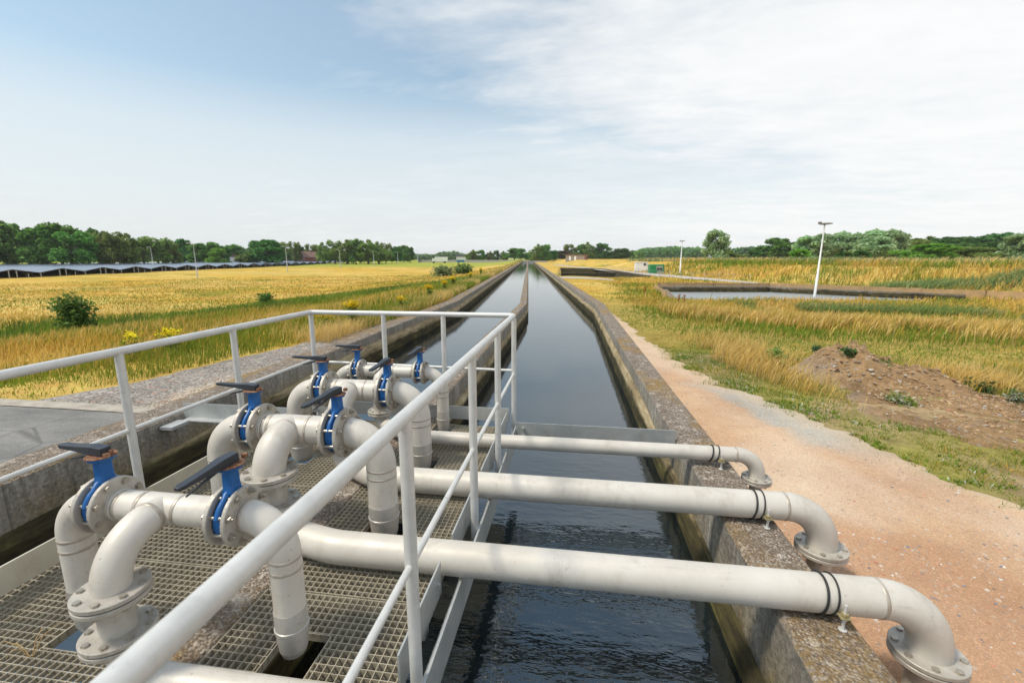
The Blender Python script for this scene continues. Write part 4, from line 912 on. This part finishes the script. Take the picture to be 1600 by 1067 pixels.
# ------------------------------------------------------------------ trees
def proto_tree(nlobe, hw, h, cols, nleaf, ls, shape, trunk_h=.25, ntrunk=1):
    """unit prototype; returns (trunk mesh, crown mesh)"""
    m = MB(); lobes = []
    for k in range(ntrunk):
        bx_, by_ = (random.uniform(-.3,.3)*hw if ntrunk > 1 else 0), (random.uniform(-.3,.3)*hw if ntrunk > 1 else 0)
        m.tube([(bx_, by_, -.3), (bx_*1.1+.05, by_, h*.3), (bx_*1.3, by_*1.2, h*.75)], [h*.022, h*.016, h*.005], 8)
        for i in range(7):
            a = random.uniform(0, 2*PI); z0 = h*random.uniform(.22, .55); L = hw*random.uniform(.5, .9)
            m.tube([(bx_, by_, z0), (bx_ + L*.5*math.cos(a), by_ + L*.5*math.sin(a), z0 + h*.12), (bx_ + L*math.cos(a), by_ + L*math.sin(a), z0 + h*.26)], [h*.009, h*.006, h*.002], 5)
    for i in range(nlobe):
        a = random.uniform(0, 2*PI); t = random.random()
        if shape == 'round': z = h*(trunk_h + (1-trunk_h)*(.12 + .78*t)); env = math.sqrt(max(.05, 1 - ((t-.42)/.62)**2))
        elif shape == 'tall': z = h*(trunk_h + (1-trunk_h)*(.08 + .86*t)); env = .35 + .65*math.sqrt(max(.02, 1 - ((t-.38)/.66)**2))
        elif shape == 'low': z = h*(.10 + .78*t); env = math.sqrt(max(.05, 1 - (t*.95)**2))
        rr = hw*env*random.uniform(.25, .82); sz = hw*random.uniform(.20, .36)*(1.1 - .35*t)
        lobes.append((rr*math.cos(a), rr*math.sin(a), z, sz, sz*random.uniform(.6, .85)*(1.5 if shape == 'tall' else 1)))
    P = []; 
    for (lx, ly, lz, sx, sz) in lobes:
        n = int(nleaf/nlobe); d = RNG.normal(0, 1, (n,3)); d /= np.linalg.norm(d, axis=1)[:, None]; r = RNG.uniform(.25, 1.08, n)[:, None]**.55
        P.append(np.array([lx, ly, lz]) + d*r*np.array([sx, sx, sz]))
    P = np.concatenate(P); P = P[P[:,2] > h*.03]
    o = leafcloud('crown', P, ls, cols, None, .35); cm = o.data; bpy.data.objects.remove(o)
    tm = m.mesh('trunk'); tm.materials.append(M['bark']); return tm, cm
GR = dict(mid=[(0.118,0.252,0.044), (0.172,0.319,0.059), (0.220,0.378,0.074), (0.078,0.168,0.037)], dark=[(0.063,0.151,0.033), (0.094,0.210,0.044), (0.125,0.260,0.051)], olive=[(0.196,0.277,0.059), (0.259,0.336,0.081), (0.149,0.218,0.047), (0.314,0.353,0.110)],
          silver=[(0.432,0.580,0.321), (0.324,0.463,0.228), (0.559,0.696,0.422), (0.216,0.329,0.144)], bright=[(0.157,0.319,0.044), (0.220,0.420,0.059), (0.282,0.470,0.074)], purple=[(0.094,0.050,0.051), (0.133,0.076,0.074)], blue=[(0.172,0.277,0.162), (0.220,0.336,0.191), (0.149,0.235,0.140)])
PT = {}
for key, args in dict(mid=(34, 4.6, 10, GR['mid'], 5200, .34, 'round', .10), mid2=(38, 4.2, 10, GR['mid'], 5200, .32, 'tall', .10), dark=(36, 5.0, 10, GR['dark'], 5600, .36, 'round', .05), olive=(34, 3.6, 10, GR['olive'], 4200, .28, 'tall', .10, 2),
                      birch=(28, 3.2, 10, GR['olive'], 3000, .27, 'tall', .18, 1), silver=(64, 3.6, 10, GR['silver'], 8200, .27, 'tall', .0, 2), bright=(26, 6.5, 10, GR['bright'], 5600, .36, 'low', 0), purple=(24, 4.5, 10, GR['purple'], 4000, .36, 'round', .0), blue=(26, 5.0, 10, GR['blue'], 4000, .38, 'round', .0), olow=(26, 7.0, 10, GR['olive'], 5200, .38, 'low', 0)).items():
    PT[key] = proto_tree(*args)
def tree(kind, px, vtop, D, wpx, label, group, nm='tree'):
    base = at(px, D); top = EYE + (403 - vtop) / 700 * D * 1.0; hgt = max(1.0, top - base.z); halfw = wpx/700*D/2*1.22
    tm, cm = PT[kind]; hw0 = {'mid':4.6,'mid2':4.2,'dark':5,'olive':3.6,'birch':3.2,'silver':3.6,'bright':6.5,'purple':4.5,'blue':5,'olow':7}[kind]
    T = thing(nm, label, 'tree' if nm == 'tree' else 'bush', base, random.uniform(0, 6.28), group); s = halfw/hw0
    T.scale = (s, s, hgt/10)
    link_mesh('trunk', tm, T); link_mesh('crown', cm, T)
ORD = ['first','second','third','fourth','fifth','sixth','seventh','eighth','ninth','tenth','eleventh','twelfth','thirteenth','fourteenth','fifteenth','sixteenth','seventeenth','eighteenth','nineteenth','twentieth','twenty-first','twenty-second','twenty-third','twenty-fourth','twenty-fifth','twenty-sixth','twenty-seventh','twenty-eighth','twenty-ninth','thirtieth','thirty-first','thirty-second','thirty-third','thirty-fourth','thirty-fifth','thirty-sixth']
LOOK = dict(mid='broad mid green', mid2='tall mid green', dark='dense dark green', olive='loose olive green', birch='slender thin-crowned', silver='silvery', bright='bright green', purple='dark purple', blue='bluish far', olow='low olive')
def grove(rows, where, group):
    rows = sorted(rows, key=lambda r: r[1])
    for i, (k, px, vt, D, w) in enumerate(rows): tree(k, px, vt, D, w, '%s tree, %s from the left in %s' % (LOOK[k], ORD[i], where), group)
grove([('mid',-30,340,118,90), ('mid',8,347,120,64), ('mid2',34,349,128,46), ('dark',58,356,132,44), ('mid',84,352,122,60), ('mid2',108,352,124,60), ('mid',132,360,120,56), ('birch',150,362,128,30), ('dark',163,357,134,28), ('olive',178,360,128,34), ('birch',196,363,128,34), ('olive',212,364,132,40), ('birch',234,371,134,30), ('birch',256,371,138,36), ('olive',276,375,142,30), ('dark',296,373,170,26), ('mid',318,379,165,36), ('mid',342,377,185,34), ('bright',348,386,158,36), ('mid2',370,383,190,30), ('olive',390,392,160,26), ('dark',424,374,165,52), ('birch',446,379,180,24), ('birch',466,378,200,18), ('dark',474,384,205,18), ('birch',492,382,215,22)],
      'the line behind the solar panels', 'trees of the left tree line')
grove([('olive',512,378,190,26), ('birch',528,376,195,24), ('olive',544,374,190,34), ('mid2',560,375,190,28), ('olive',578,374,190,36), ('olive',597,377,195,28), ('birch',606,380,200,18), ('dark',622,385,215,22), ('mid2',634,384,225,20), ('dark',644,386,230,16)],
      'the clump right of the brick house', 'trees right of the brick house')
grove([('olive',738,390,260,20), ('mid',752,390,262,18), ('olive',766,392,262,14), ('dark',776,391,268,14), ('olive',788,392,268,16), ('mid',804,387,262,34), ('mid',814,388,255,22), ('dark',824,395,290,10)],
      'the clump left of the canal end', 'trees left of the canal end')
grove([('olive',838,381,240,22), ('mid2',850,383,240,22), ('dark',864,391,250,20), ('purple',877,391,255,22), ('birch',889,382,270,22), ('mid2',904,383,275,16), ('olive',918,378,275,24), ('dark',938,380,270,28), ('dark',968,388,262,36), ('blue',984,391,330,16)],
      'the clump right of the canal end', 'trees right of the canal end')
tree('silver', 1112, 361, 95, 35, 'lone silver willow on the embankment, right of the green cabin', None)
tree('bright', 1242, 388, 70, 36, 'round bright green bush on the crest behind the tall lamp post', None, 'bush')
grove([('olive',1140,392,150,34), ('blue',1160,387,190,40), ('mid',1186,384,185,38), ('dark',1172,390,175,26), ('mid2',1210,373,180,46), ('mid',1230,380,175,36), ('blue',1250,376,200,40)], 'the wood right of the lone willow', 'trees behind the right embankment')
grove([('silver',1254,370,120,40), ('silver',1276,366,118,36), ('silver',1298,364,122,36), ('silver',1320,366,118,38), ('silver',1346,361,118,40), ('silver',1356,370,108,44), ('silver',1372,361,120,40), ('silver',1390,366,120,30)], 'the row behind the tall lamp', 'silver willows behind the right embankment')
grove([('dark',1308,394,96,26), ('dark',1334,391,96,26), ('olive',1410,372,140,40), ('bright',1440,379,92,82), ('olow',1506,385,95,66), ('dark',1470,370,160,60), ('olive',1440,369,165,50), ('dark',1510,369,160,60), ('olive',1480,372,170,50), ('dark',1546,364,165,50), ('mid',1580,368,165,50), ('dark',1430,376,150,40), ('silver',1580,367,85,44), ('silver',1604,360,84,44), ('silver',1634,362,84,44), ('dark',1530,378,120,50)],
      'the far right wood', 'trees of the far right wood')
# woods too far to count
def far_wood(pa, pb, D, tops, cols, lab, ls):
    n = int((pb - pa) * 40); px = RNG.uniform(pa, pb, n); z1 = EYE + (403 - np.interp(px, *zip(*tops)) - 3*(fbm(px*.12, 0, 99) - .5)) / 700 * D
    Dd = D + RNG.uniform(-25, 25, n); lat = (px - 800)/700*Dd; x = lat*math.cos(YAW) - Dd*math.sin(YAW); y = lat*math.sin(YAW) + Dd*math.cos(YAW)
    z = -1 + (z1 + 1) * RNG.uniform(0, 1, n)**.75
    o = leafcloud('distant_wood', np.stack([x,y,z], -1), ls*1.7, cols, None, .4); tag(o, lab, 'wood', kind='stuff')
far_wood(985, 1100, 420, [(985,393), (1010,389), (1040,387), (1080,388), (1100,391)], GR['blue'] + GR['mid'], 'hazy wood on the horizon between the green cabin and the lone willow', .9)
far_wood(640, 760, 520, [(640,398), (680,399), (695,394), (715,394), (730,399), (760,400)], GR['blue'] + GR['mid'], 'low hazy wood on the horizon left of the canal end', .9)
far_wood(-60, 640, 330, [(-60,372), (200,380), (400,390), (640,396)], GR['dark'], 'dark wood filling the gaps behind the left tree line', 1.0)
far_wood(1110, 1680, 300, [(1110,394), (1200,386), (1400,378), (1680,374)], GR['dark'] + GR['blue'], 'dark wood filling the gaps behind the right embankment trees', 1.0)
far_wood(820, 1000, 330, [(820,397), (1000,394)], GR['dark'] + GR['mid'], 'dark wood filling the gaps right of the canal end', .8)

# ------------------------------------------------------------------ solar park
GZ = -1.25
def bay():
    T = thing('solar_array', '', 'solar panels', (0,0,0), 0, 'double-pitched solar panel rows in the left field'); L = 60; w = 3.9
    # ridge runs along -x, gable faces the canal (+x), spans y
    for s in (-1, 1):
        m = MB(); m.add([(x, y, z) for x in (0, -L) for y, z in ((0, 1.24), (s*w, .68), (s*w, .64), (0, 1.20))], [(0,1,5,4), (2,3,7,6), (1,2,6,5), (0,4,7,3), (0,3,2,1), (4,5,6,7)])
        m.build('panel_slope', M['panel'], T)
        m = MB(); m.add([(x, y, z) for x in (.05, .01) for y, z in ((0, 1.25), (s*w, .69), (s*w, .61), (0, 1.17))], [(0,1,2,3), (7,6,5,4), (0,4,5,1), (1,5,6,2), (2,6,7,3), (3,7,4,0)]); m.build('edge_trim', M['frame'], T)
    for y in (-3.7, -.55, .55, 2.2):
        MB().box(-.06, .03, y-.05, y+.05, -.4, .60 if abs(y) > 1.5 else 1.05).build('post', M['post_grey'], T)
    for y in (-.55, .55):
        for x in (-5, -10): MB().box(x-.06, x+.03, y-.05, y+.05, -.4, 1.05).build('post', M['post_grey'], T)
    return T
B0 = bay()
for i in range(22):
    D = 63.7 + 7.8*i; lat = -70 - .083*(D - 61); b = B0 if i == 0 else copy_tree(B0)
    b.location = (lat*math.cos(YAW) - D*math.sin(YAW), lat*math.sin(YAW) + D*math.cos(YAW), GZ + .02); b.rotation_euler = (0, 0, YAW + R_(4.7)*1)
    b['label'] = 'gabled row of dark solar panels, %s from the left edge of the solar park' % ORD[i]

# ------------------------------------------------------------------ buildings, cabins, lamps
def lamp(px, D, vtop, label, lean=0, head='side', r0=.07, mat='white'):
    b = at(px, D); h = EYE + (403 - vtop)/700*D*1.02 - b.z; T = thing('lamp_post', label, 'lamp post', b, 0, 'white lamp posts across the site')
    MB().tube([(0,0,-.2), (0,0,h*.3), (0,0,h*.302), (0,0,h)], [r0, r0*.95, r0*.72, r0*.5], 12).build('pole', M[mat], T)
    if head == 'side':
        MB().tube([(0,0,h-.03), (0,0,h+.04)], r0*.7, 10).build('collar', M['lamp_grey'], T)
        m = MB(); m.add([(x, y, z) for x, w, z0, z1 in ((-.30,.05,.03,.09), (-.1,.10,0,.11), (.16,.13,.02,.12), (.38,.09,.06,.11)) for y, z in ((-w,z0),(w,z0),(w,z1),(-w,z1))], [(i*4+j, i*4+(j+1) % 4, (i+1)*4+(j+1) % 4, (i+1)*4+j) for i in range(3) for j in range(4)] + [(3,2,1,0), (12,13,14,15)])
        m.box(-.34, -.18, -.05, .05, .06, .17)
        m.build('lamp_head', M['lamp_grey'], T, (0,0,h))
    else:
        MB().tube([(0,0,h-.05), (-.15,0,h+.1), (-.5,0,h+.14)], r0*.45, 8).build('arm', M[mat], T)
        MB().box(-1.0, -.45, -.12, .12, h+.10, h+.19).build('lamp_head', M['post_grey'], T, (0,0,0), .03)
    if lean: T.rotation_euler = (0, R_(lean), 0)
    return T
lamp(1272, 26.2, 355, 'tall white lamp post with flat grey head, in the grass by the large basin', 1.0, 'side', .068)
lamp(1059.5, 62, 379, 'white lamp post beside the road, between the green cabin and the lone willow', .3, 'side', .10)
lamp(313, 62, 383, 'nearest of the lamp posts along the solar park', 0, 'arm', .07, 'post_grey')
lamp(453.5, 92, 387, 'second lamp post along the solar park, left of the brick house', 0, 'arm', .08, 'post_grey')
lamp(535.5, 125, 392, 'lamp post at the right end of the solar panels', 0, 'arm', .09, 'post_grey')
lamp(587.5, 165, 394, 'lamp post in front of the clump right of the brick house', 0, 'arm', .11, 'post_grey')
lamp(624.5, 195, 395, 'lamp post before the dark trees at the clump end', 0, 'arm', .12, 'post_grey')
lamp(655.5, 220, 393, 'farthest lamp post, at the left end of the grey wall', 0, 'arm', .12, 'post_grey')
lamp(247, 105, 388, 'pale lamp post showing against the birches behind the panels', 0, 'arm', .09, 'post_grey')

def facing(px): return math.atan2((px - 800), 700) * -1 + YAW
# white cabin
T = thing('site_cabin', 'white site cabin with a small dark window standing beside the pale road', 'cabin', at(999, 74), facing(999) + .12)
MB().box(-.95, .95, -1.1, 1.1, .08, 1.42).build('body', M['white'], T, (0,0,0), .03)
MB().box(-1.0, 1.0, -1.15, 1.15, 1.425, 1.50).build('roof', M['white'], T); MB().box(.25, .60, -1.125, -1.102, .98, 1.3).build('window', M['glass'], T); MB().box(.66, .86, -1.12, -1.102, .98, 1.1).build('vent', M['grille'], T)
MB().box(-.85, .85, -1.0, 1.0, -.1, .07).build('skid', M['lamp_grey'], T)
T = thing('container_cabin', 'green container cabin with a grey double window, right of the white one', 'cabin', at(1022, 66), facing(1022) + .15)
MB().box(-.42, 1.0, -1.1, 1.1, 0, 1.30).build('body', M['green'], T, (0,0,0), .02); MB().box(-1.0, -.425, -1.06, 1.08, 0, 1.28).build('door', M['green'], T, (0,0,0), .02)
w = MB().box(-.12, .78, -1.13, -1.103, .48, 1.08).build('window', M['grille'], T); MB().box(-.04, .30, -1.15, -1.132, .56, .82).box(.36, .70, -1.15, -1.132, .56, .82).build('pane', M['glass'], w)
MB().box(0, .98, -1.4, -1.12, 0, .32).build('step_box', M['grille'], T)
# brick pavilion on the far right bank
T = thing('brick_pavilion', 'flat-roofed red brick pavilion with two pale doors before the far trees', 'building', at(900, 180, .95), facing(900) - .25)
MB().box(-3.9, 3.6, -2.5, 2.5, -1.2, 1.75).build('wall', M['brick'], T); MB().box(-4.1, 3.8, -2.7, 2.7, 1.755, 1.95).build('roof', M['tile'], T)
for x in (-2.6, -.5): MB().box(x, x+.75, -2.54, -2.505, -.3, 1.3).build('door', M['white'], T)
# brick house behind the solar park
T = thing('brick_house', 'red brick house with a steep tiled roof among the left trees', 'house', at(487, 205, -1.0), facing(487) + .55); T.scale = (.85, .85, .82)
MB().box(-4, 4, -3.4, 3.4, 0, 3.6).add([(x, y, z) for x in (-4, 4) for y, z in ((-3.4,3.605),(3.4,3.605),(0,6.3))], [(0,1,2), (5,4,3)]).build('wall', M['brick'], T)
rf = MB()
for s in (-1, 1): rf.add([(x, y, z) for x in (-4.3, 4.3) for y, z in ((s*3.8,3.3), (0,6.42), (0,6.62), (s*3.8,3.5))], [(0,1,2,3), (7,6,5,4), (0,4,5,1), (1,5,6,2), (2,6,7,3), (3,7,4,0)])
r = rf.build('roof', M['tile'], T); MB().box(1, 1.7, -.4, .4, 6.0, 7.2).build('chimney', M['brick'], r)
for x, y in ((-4.03, -1.5), (-4.03, .7)):
    w = MB().box(x, x+.02, y, y+.9, 3.7, 4.6).build('window', M['white'], T); MB().box(x-.02, x-.005, y+.1, y+.8, 3.8, 4.5).build('pane', M['glass'], w)
# long low roof far left behind the panels
T = thing('low_shed', 'low shed with a reddish roof half hidden behind the solar panels', 'building', at(320, 190, -1.0), facing(320)); MB().box(-9, 9, -3, 3, 0, 2.4).build('wall', M['white'], T)
MB().add([(x, y, z) for x in (-9.4, 9.4) for y, z in ((-3.4,2.3),(3.4,2.3),(0,3.2))], [(0,1,2), (5,4,3), (0,3,4,1), (1,4,5,2), (2,5,3,0)]).build('roof', M['tile'], T)
T = thing('gatehouse', 'small white house front behind the panels, left of the dark round tree', 'building', at(374, 175, -1.0), facing(374)); MB().box(-1.6, 1.6, -2, 2, 0, 3.0).build('wall', M['white'], T)
MB().add([(x, y, z) for y in (-2.2, 2.2) for x, z in ((-1.9,2.9),(1.9,2.9),(0,4.0))], [(0,1,2), (5,4,3), (0,3,4,1), (1,4,5,2), (2,5,3,0)]).build('roof', M['tile'], T)
# lorry trailer, skip, end wall
T = thing('parked_truck', 'white box truck parked before the long grey wall', 'truck', at(690, 205), facing(690) - .1)
MB().box(-2.4, 3.2, -1.1, 1.1, .75, 2.75).build('cargo_box', M['white'], T, (0,0,0), .05); MB().box(-3.6, -2.45, -1.05, 1.05, .5, 2.0).build('cab', M['white'], T, (0,0,0), .15)
MB().box(-3.615, -3.4, -.9, .9, 1.25, 1.8).build('windscreen', M['glass'], T)
for x in (-3.0, 1.9):
    for y in (-1.05, .85): MB().lathe([(0.0,0),(.45,0),(.45,.2),(0.0,.2)], (x, y, .45), (0,1,0), 16).build('wheel', M['rubber'], T)
T = thing('waste_skip', 'blue waste skip at the foot of the long grey wall', 'skip', at(721, 215), facing(721)); 
MB().add([(x, y, z) for z, e in ((.15, 0), (1.25, .45)) for x, y in ((-1.6-e,-.9),(1.6+e,-.9),(1.6+e,.9),(-1.6-e,.9))], [(3,2,1,0), (0,1,5,4), (1,2,6,5), (2,3,7,6), (3,0,4,7)]).build('tub', M['skip'], T); MB().box(-2.08, 2.08, -.95, -.9, 1.1, 1.3).build('rim', M['skip'], T)
o = MB(); a = at(655, 232); b = at(816, 216)
dv = (b - a).normalized(); nv = Vector((-dv.y, dv.x, 0))
o.prism([(a.x, a.y), (b.x, b.y), (b.x + nv.x*.4, b.y + nv.y*.4), (a.x + nv.x*.4, a.y + nv.y*.4)], -1.2, .55); tag(o.build('boundary_wall', M['farwall']), 'long low grey wall closing the left field by the canal end', 'wall')
o = MB(); xe_ = float(cx(Y_END)); o.box(-8.5 + xe_, 7 + xe_, Y_END + .02, Y_END + .5, -1.8, .28); tag(o.build('head_wall', M['farwall']), 'grey concrete head wall across the far end of the canal', 'wall')
T = thing('white_villa', 'pale house far off behind the low wood, left of the canal end', 'house', at(722, 380, -1), facing(722)); T.scale = (1, 1, .72); MB().box(-4, 4, -3, 3, 0, 5).build('wall', M['white'], T); MB().add([(x, y, z) for x in (-4.4, 4.4) for y, z in ((-3.4,4.9),(3.4,4.9),(0,7.4))], [(0,1,2), (5,4,3), (0,3,4,1), (1,4,5,2), (2,5,3,0)]).build('roof', M['frame'], T)

# ------------------------------------------------------------------ basins and fences
def basin(P, label, h_top, wt=.5, shelf=True):
    T = thing('settling_basin', label, 'basin', (P[0][0], P[0][1], 0)); ox, oy = P[0]; n = len(P)
    for i in range(n):
        a = Vector((P[i][0]-ox, P[i][1]-oy, 0)); b = Vector((P[(i+1) % n][0]-ox, P[(i+1) % n][1]-oy, 0)); d = (b-a).normalized(); nn = Vector((d.y, -d.x, 0)); a0 = a - d*.0; b0 = b + d*(wt - .003)
        poly = [(a0.x, a0.y), (b0.x, b0.y), (b0.x + nn.x*wt, b0.y + nn.y*wt), (a0.x + nn.x*wt, a0.y + nn.y*wt)]
        ht = h_top[i] + .002*i; MB().prism(poly, -2.4, ht).build('side_wall', M['concrete'], T)
        if shelf and i in (1, 2):
            inn = -nn; poly = [(a.x, a.y), (b.x, b.y), (b.x + inn.x*.35 - d.x*.36, b.y + inn.y*.35 - d.y*.36), (a.x + inn.x*.35 + d.x*.36, a.y + inn.y*.35 + d.y*.36)]
            MB().prism(poly, -2.4, ht - .18 - .003*i).build('shelf', M['ledge'], T)
    return T
basin(B1, 'large open concrete basin of still water right of the canal, before the embankment', (-.60, -.32, -.31, -.50))
T = basin(B2, 'farther concrete basin with a dividing wall, left of the pale road', (-.55, -.40, -.40, -.5))
MB().prism([(-.35, 12.6), (7.3, 14.0), (7.3, 14.4), (-.35, 13.0)], -2.4, -.47).build('mid_wall', M['concrete'], T)
def fence(pts, h, label, name='board_fence', board=True, gap=2.4):
    T = thing(name, label, 'fence', (pts[0][0], pts[0][1], 0)); ox, oy = pts[0]
    bd = MB()
    for (ax, ay), (bx_, by_) in zip(pts[:-1], pts[1:]):
        L = math.hypot(bx_-ax, by_-ay); n = max(1, round(L/gap)); dx, dy = (bx_-ax)/L, (by_-ay)/L
        for i in range(n + 1):
            x, y = ax + (bx_-ax)*i/n, ay + (by_-ay)*i/n; z = float(H(x, y))
            MB().tube([(x-ox, y-oy, z-.2), (x-ox, y-oy, z+h+.06)], .022, 8).build('post', M['post_grey'] if not board else M['fence_wood'], T)
            if i < n:
                x2, y2 = ax + (bx_-ax)*(i+1)/n, ay + (by_-ay)*(i+1)/n; z2 = float(H(x2, y2))
                if board:
                    m = 5
                    for k in range(m):
                        s0, s1 = k/m + .002, (k+1)/m - .002; q0 = Vector((x + (x2-x)*s0 - ox, y + (y2-y)*s0 - oy, z + (z2-z)*s0)); q1 = Vector((x + (x2-x)*s1 - ox, y + (y2-y)*s1 - oy, z + (z2-z)*s1))
                        off = Vector((dy, -dx, 0))*.025; hh = h*random.uniform(.96, 1.02)
                        bd.add([q0+off, q1+off, q1+off+Vector((0,0,hh)), q0+off+Vector((0,0,hh)), q0+off*1.8, q1+off*1.8, q1+off*1.8+Vector((0,0,hh)), q0+off*1.8+Vector((0,0,hh))], [(0,1,2,3), (7,6,5,4), (3,2,6,7), (0,3,7,4), (1,5,6,2), (0,4,5,1)])
                else:
                    for zz in (.15, .4, .65, .9, 1.0): bd.tube([(x-ox, y-oy, z+h*zz), (x2-ox, y2-oy, z2+h*zz)], .006, 5)
    bd.build('boards' if board else 'wires', M['fence_wood'] if board else M['wire'], T)
fence([(33,19.5), (21.9,27.5), (13.3,33.4), (9.5,32.9), (5.7,32.5)], .50, 'low brown board fence along the far side of the large basin')
fence([(5.5,32.4), (4.7,24.3)], .40, 'low brown board fence running down the left side of the large basin')
fence([(14.6,40.6), (8.6,54.5), (5.4,89.5)], .8, 'thin wire fence with steel posts along the pale road', 'wire_fence', False, 2.0)

# ------------------------------------------------------------------ sky, sun, haze, camera
SUN_EL, SUN_AZ = R_(58), R_(-115)                 # azimuth clockwise from +y: light comes from the left, slightly behind
w = bpy.data.worlds.new('World'); S.world = w; w.use_nodes = True; nt = w.node_tree; N = nt.nodes; Lk = nt.links; bg = N['Background']
sky = N.new('ShaderNodeTexSky'); sky.sky_type = 'NISHITA'; sky.sun_disc = False; sky.sun_elevation = SUN_EL; sky.sun_rotation = SUN_AZ
sky.air_density = 1.0; sky.dust_density = 1.5; sky.ozone_density = 1.2
tc = N.new('ShaderNodeTexCoord'); sp = N.new('ShaderNodeSeparateXYZ'); Lk.new(tc.outputs['Generated'], sp.inputs[0])
def mth(op, a, b=0.0, clamp=False):
    m = N.new('ShaderNodeMath'); m.operation = op; m.use_clamp = clamp
    for i, v in enumerate((a, b)):
        if isinstance(v, (int, float)): m.inputs[i].default_value = v
        else: Lk.new(v, m.inputs[i])
    return m.outputs[0]
def rmp(f, stops):
    r = N.new('ShaderNodeValToRGB'); e = r.color_ramp.elements
    while len(e) < len(stops): e.new(.5)
    for el, (p_, c_) in zip(e, stops): el.position = p_; el.color = (c_, c_, c_, 1) if isinstance(c_, (int, float)) else (*c_, 1)
    Lk.new(f, r.inputs[0]); return r.outputs[0]
zc = mth('ADD', mth('MAXIMUM', sp.outputs[2], 0.0), .10)
pxn = mth('DIVIDE', sp.outputs[0], zc); pyn = mth('DIVIDE', sp.outputs[1], zc)
cb = N.new('ShaderNodeCombineXYZ'); Lk.new(pxn, cb.inputs[0]); Lk.new(pyn, cb.inputs[1])
def nz(scale, loc_, det, rough, dist=0):
    mp = N.new('ShaderNodeMapping'); mp.inputs['Location'].default_value = loc_; mp.inputs['Scale'].default_value = scale; mp.inputs['Rotation'].default_value = (0,0,R_(18)); Lk.new(cb.outputs[0], mp.inputs[0])
    n_ = N.new('ShaderNodeTexNoise'); n_.inputs['Scale'].default_value = 1; n_.inputs['Detail'].default_value = det; n_.inputs['Roughness'].default_value = rough; n_.inputs['Distortion'].default_value = dist; Lk.new(mp.outputs[0], n_.inputs['Vector']); return n_.outputs['Fac']
wisps = nz((.55, 1.3, 1), (2.1, .4, 0), 8, .62, .6); broad = nz((.22, .40, 1), (5.3, 1.7, 3), 4, .5, .3); fine = nz((2.6, 4.5, 1), (0, 3, 1), 6, .65, .2)
# heavier veil ahead and to the right, open blue to the left and overhead
bias = mth('ADD', mth('MULTIPLY', sp.outputs[0], .42), mth('MULTIPLY', sp.outputs[2], -.55))
dens = mth('ADD', mth('ADD', mth('MULTIPLY', wisps, .55), mth('MULTIPLY', broad, .8)), mth('ADD', bias, mth('MULTIPLY', mth('SUBTRACT', fine, .5), .36)))
cov = rmp(dens, [(.37, .16), (.49, .45), (.60, .76), (.76, .97)])
low = rmp(sp.outputs[2], [(0.0, .98), (.12, .82), (.22, .68), (.33, .06)])
cov2 = mth('MAXIMUM', cov, low)
cl = rmp(mth('ADD', mth('MULTIPLY', dens, .6), mth('MULTIPLY', fine, .2)), [(.32, (7.3,7.6,7.8)), (.66, (8.8,8.85,8.85))])
mx = N.new('ShaderNodeMix'); mx.data_type = 'RGBA'; Lk.new(cov2, mx.inputs[0])
gain = N.new('ShaderNodeMix'); gain.data_type = 'RGBA'; gain.blend_type = 'MULTIPLY'; gain.inputs[0].default_value = 1; Lk.new(sky.outputs[0], gain.inputs[6]); gain.inputs[7].default_value = (1.62,1.72,1.5,1)
Lk.new(gain.outputs[2], mx.inputs[6]); Lk.new(cl, mx.inputs[7]); Lk.new(mx.outputs[2], bg.inputs[0]); bg.inputs[1].default_value = .10
sun = bpy.data.lights.new('sun', 'SUN'); sun.energy = 2.6; sun.angle = R_(9); sun.color = (1, .91, .77)
so = bpy.data.objects.new('sun', sun); COL.objects.link(so)
dv = Vector((math.sin(SUN_AZ)*math.cos(SUN_EL), math.cos(SUN_AZ)*math.cos(SUN_EL), math.sin(SUN_EL))); so.rotation_euler = dv.to_track_quat('Z', 'Y').to_euler(); so.location = (0, 0, 30)

hz = MB().box(-1500, 1500, -300, 2600, -3.4, 26).build('haze', bpy.data.materials.new('haze_air')); tag(hz, kind='stuff'); hm = hz.data.materials[0]; hm.use_nodes = True; hn = hm.node_tree; hn.nodes.remove(hn.nodes['Principled BSDF'])
pv = hn.nodes.new('ShaderNodeVolumePrincipled'); pv.inputs['Color'].default_value = (.93,.96,1,1); pv.inputs['Density'].default_value = .0002; hn.links.new(pv.outputs[0], hn.nodes['Material Output'].inputs['Volume'])
cam = bpy.data.cameras.new('camera'); co = bpy.data.objects.new('camera', cam); COL.objects.link(co); S.camera = co
cam.sensor_width = 36; cam.lens = 700/1600*36; cam.clip_start = .05; cam.clip_end = 9000
co.location = (0, 0, EYE); co.rotation_euler = (PI/2 - PITCH, 0, YAW)
cam.dof.use_dof = True; cam.dof.focus_distance = 2.6; cam.dof.aperture_fstop = 3.2
S.view_settings.view_transform = 'Standard'; S.view_settings.look = 'None'; S.view_settings.exposure = .18; S.view_settings.gamma = 1
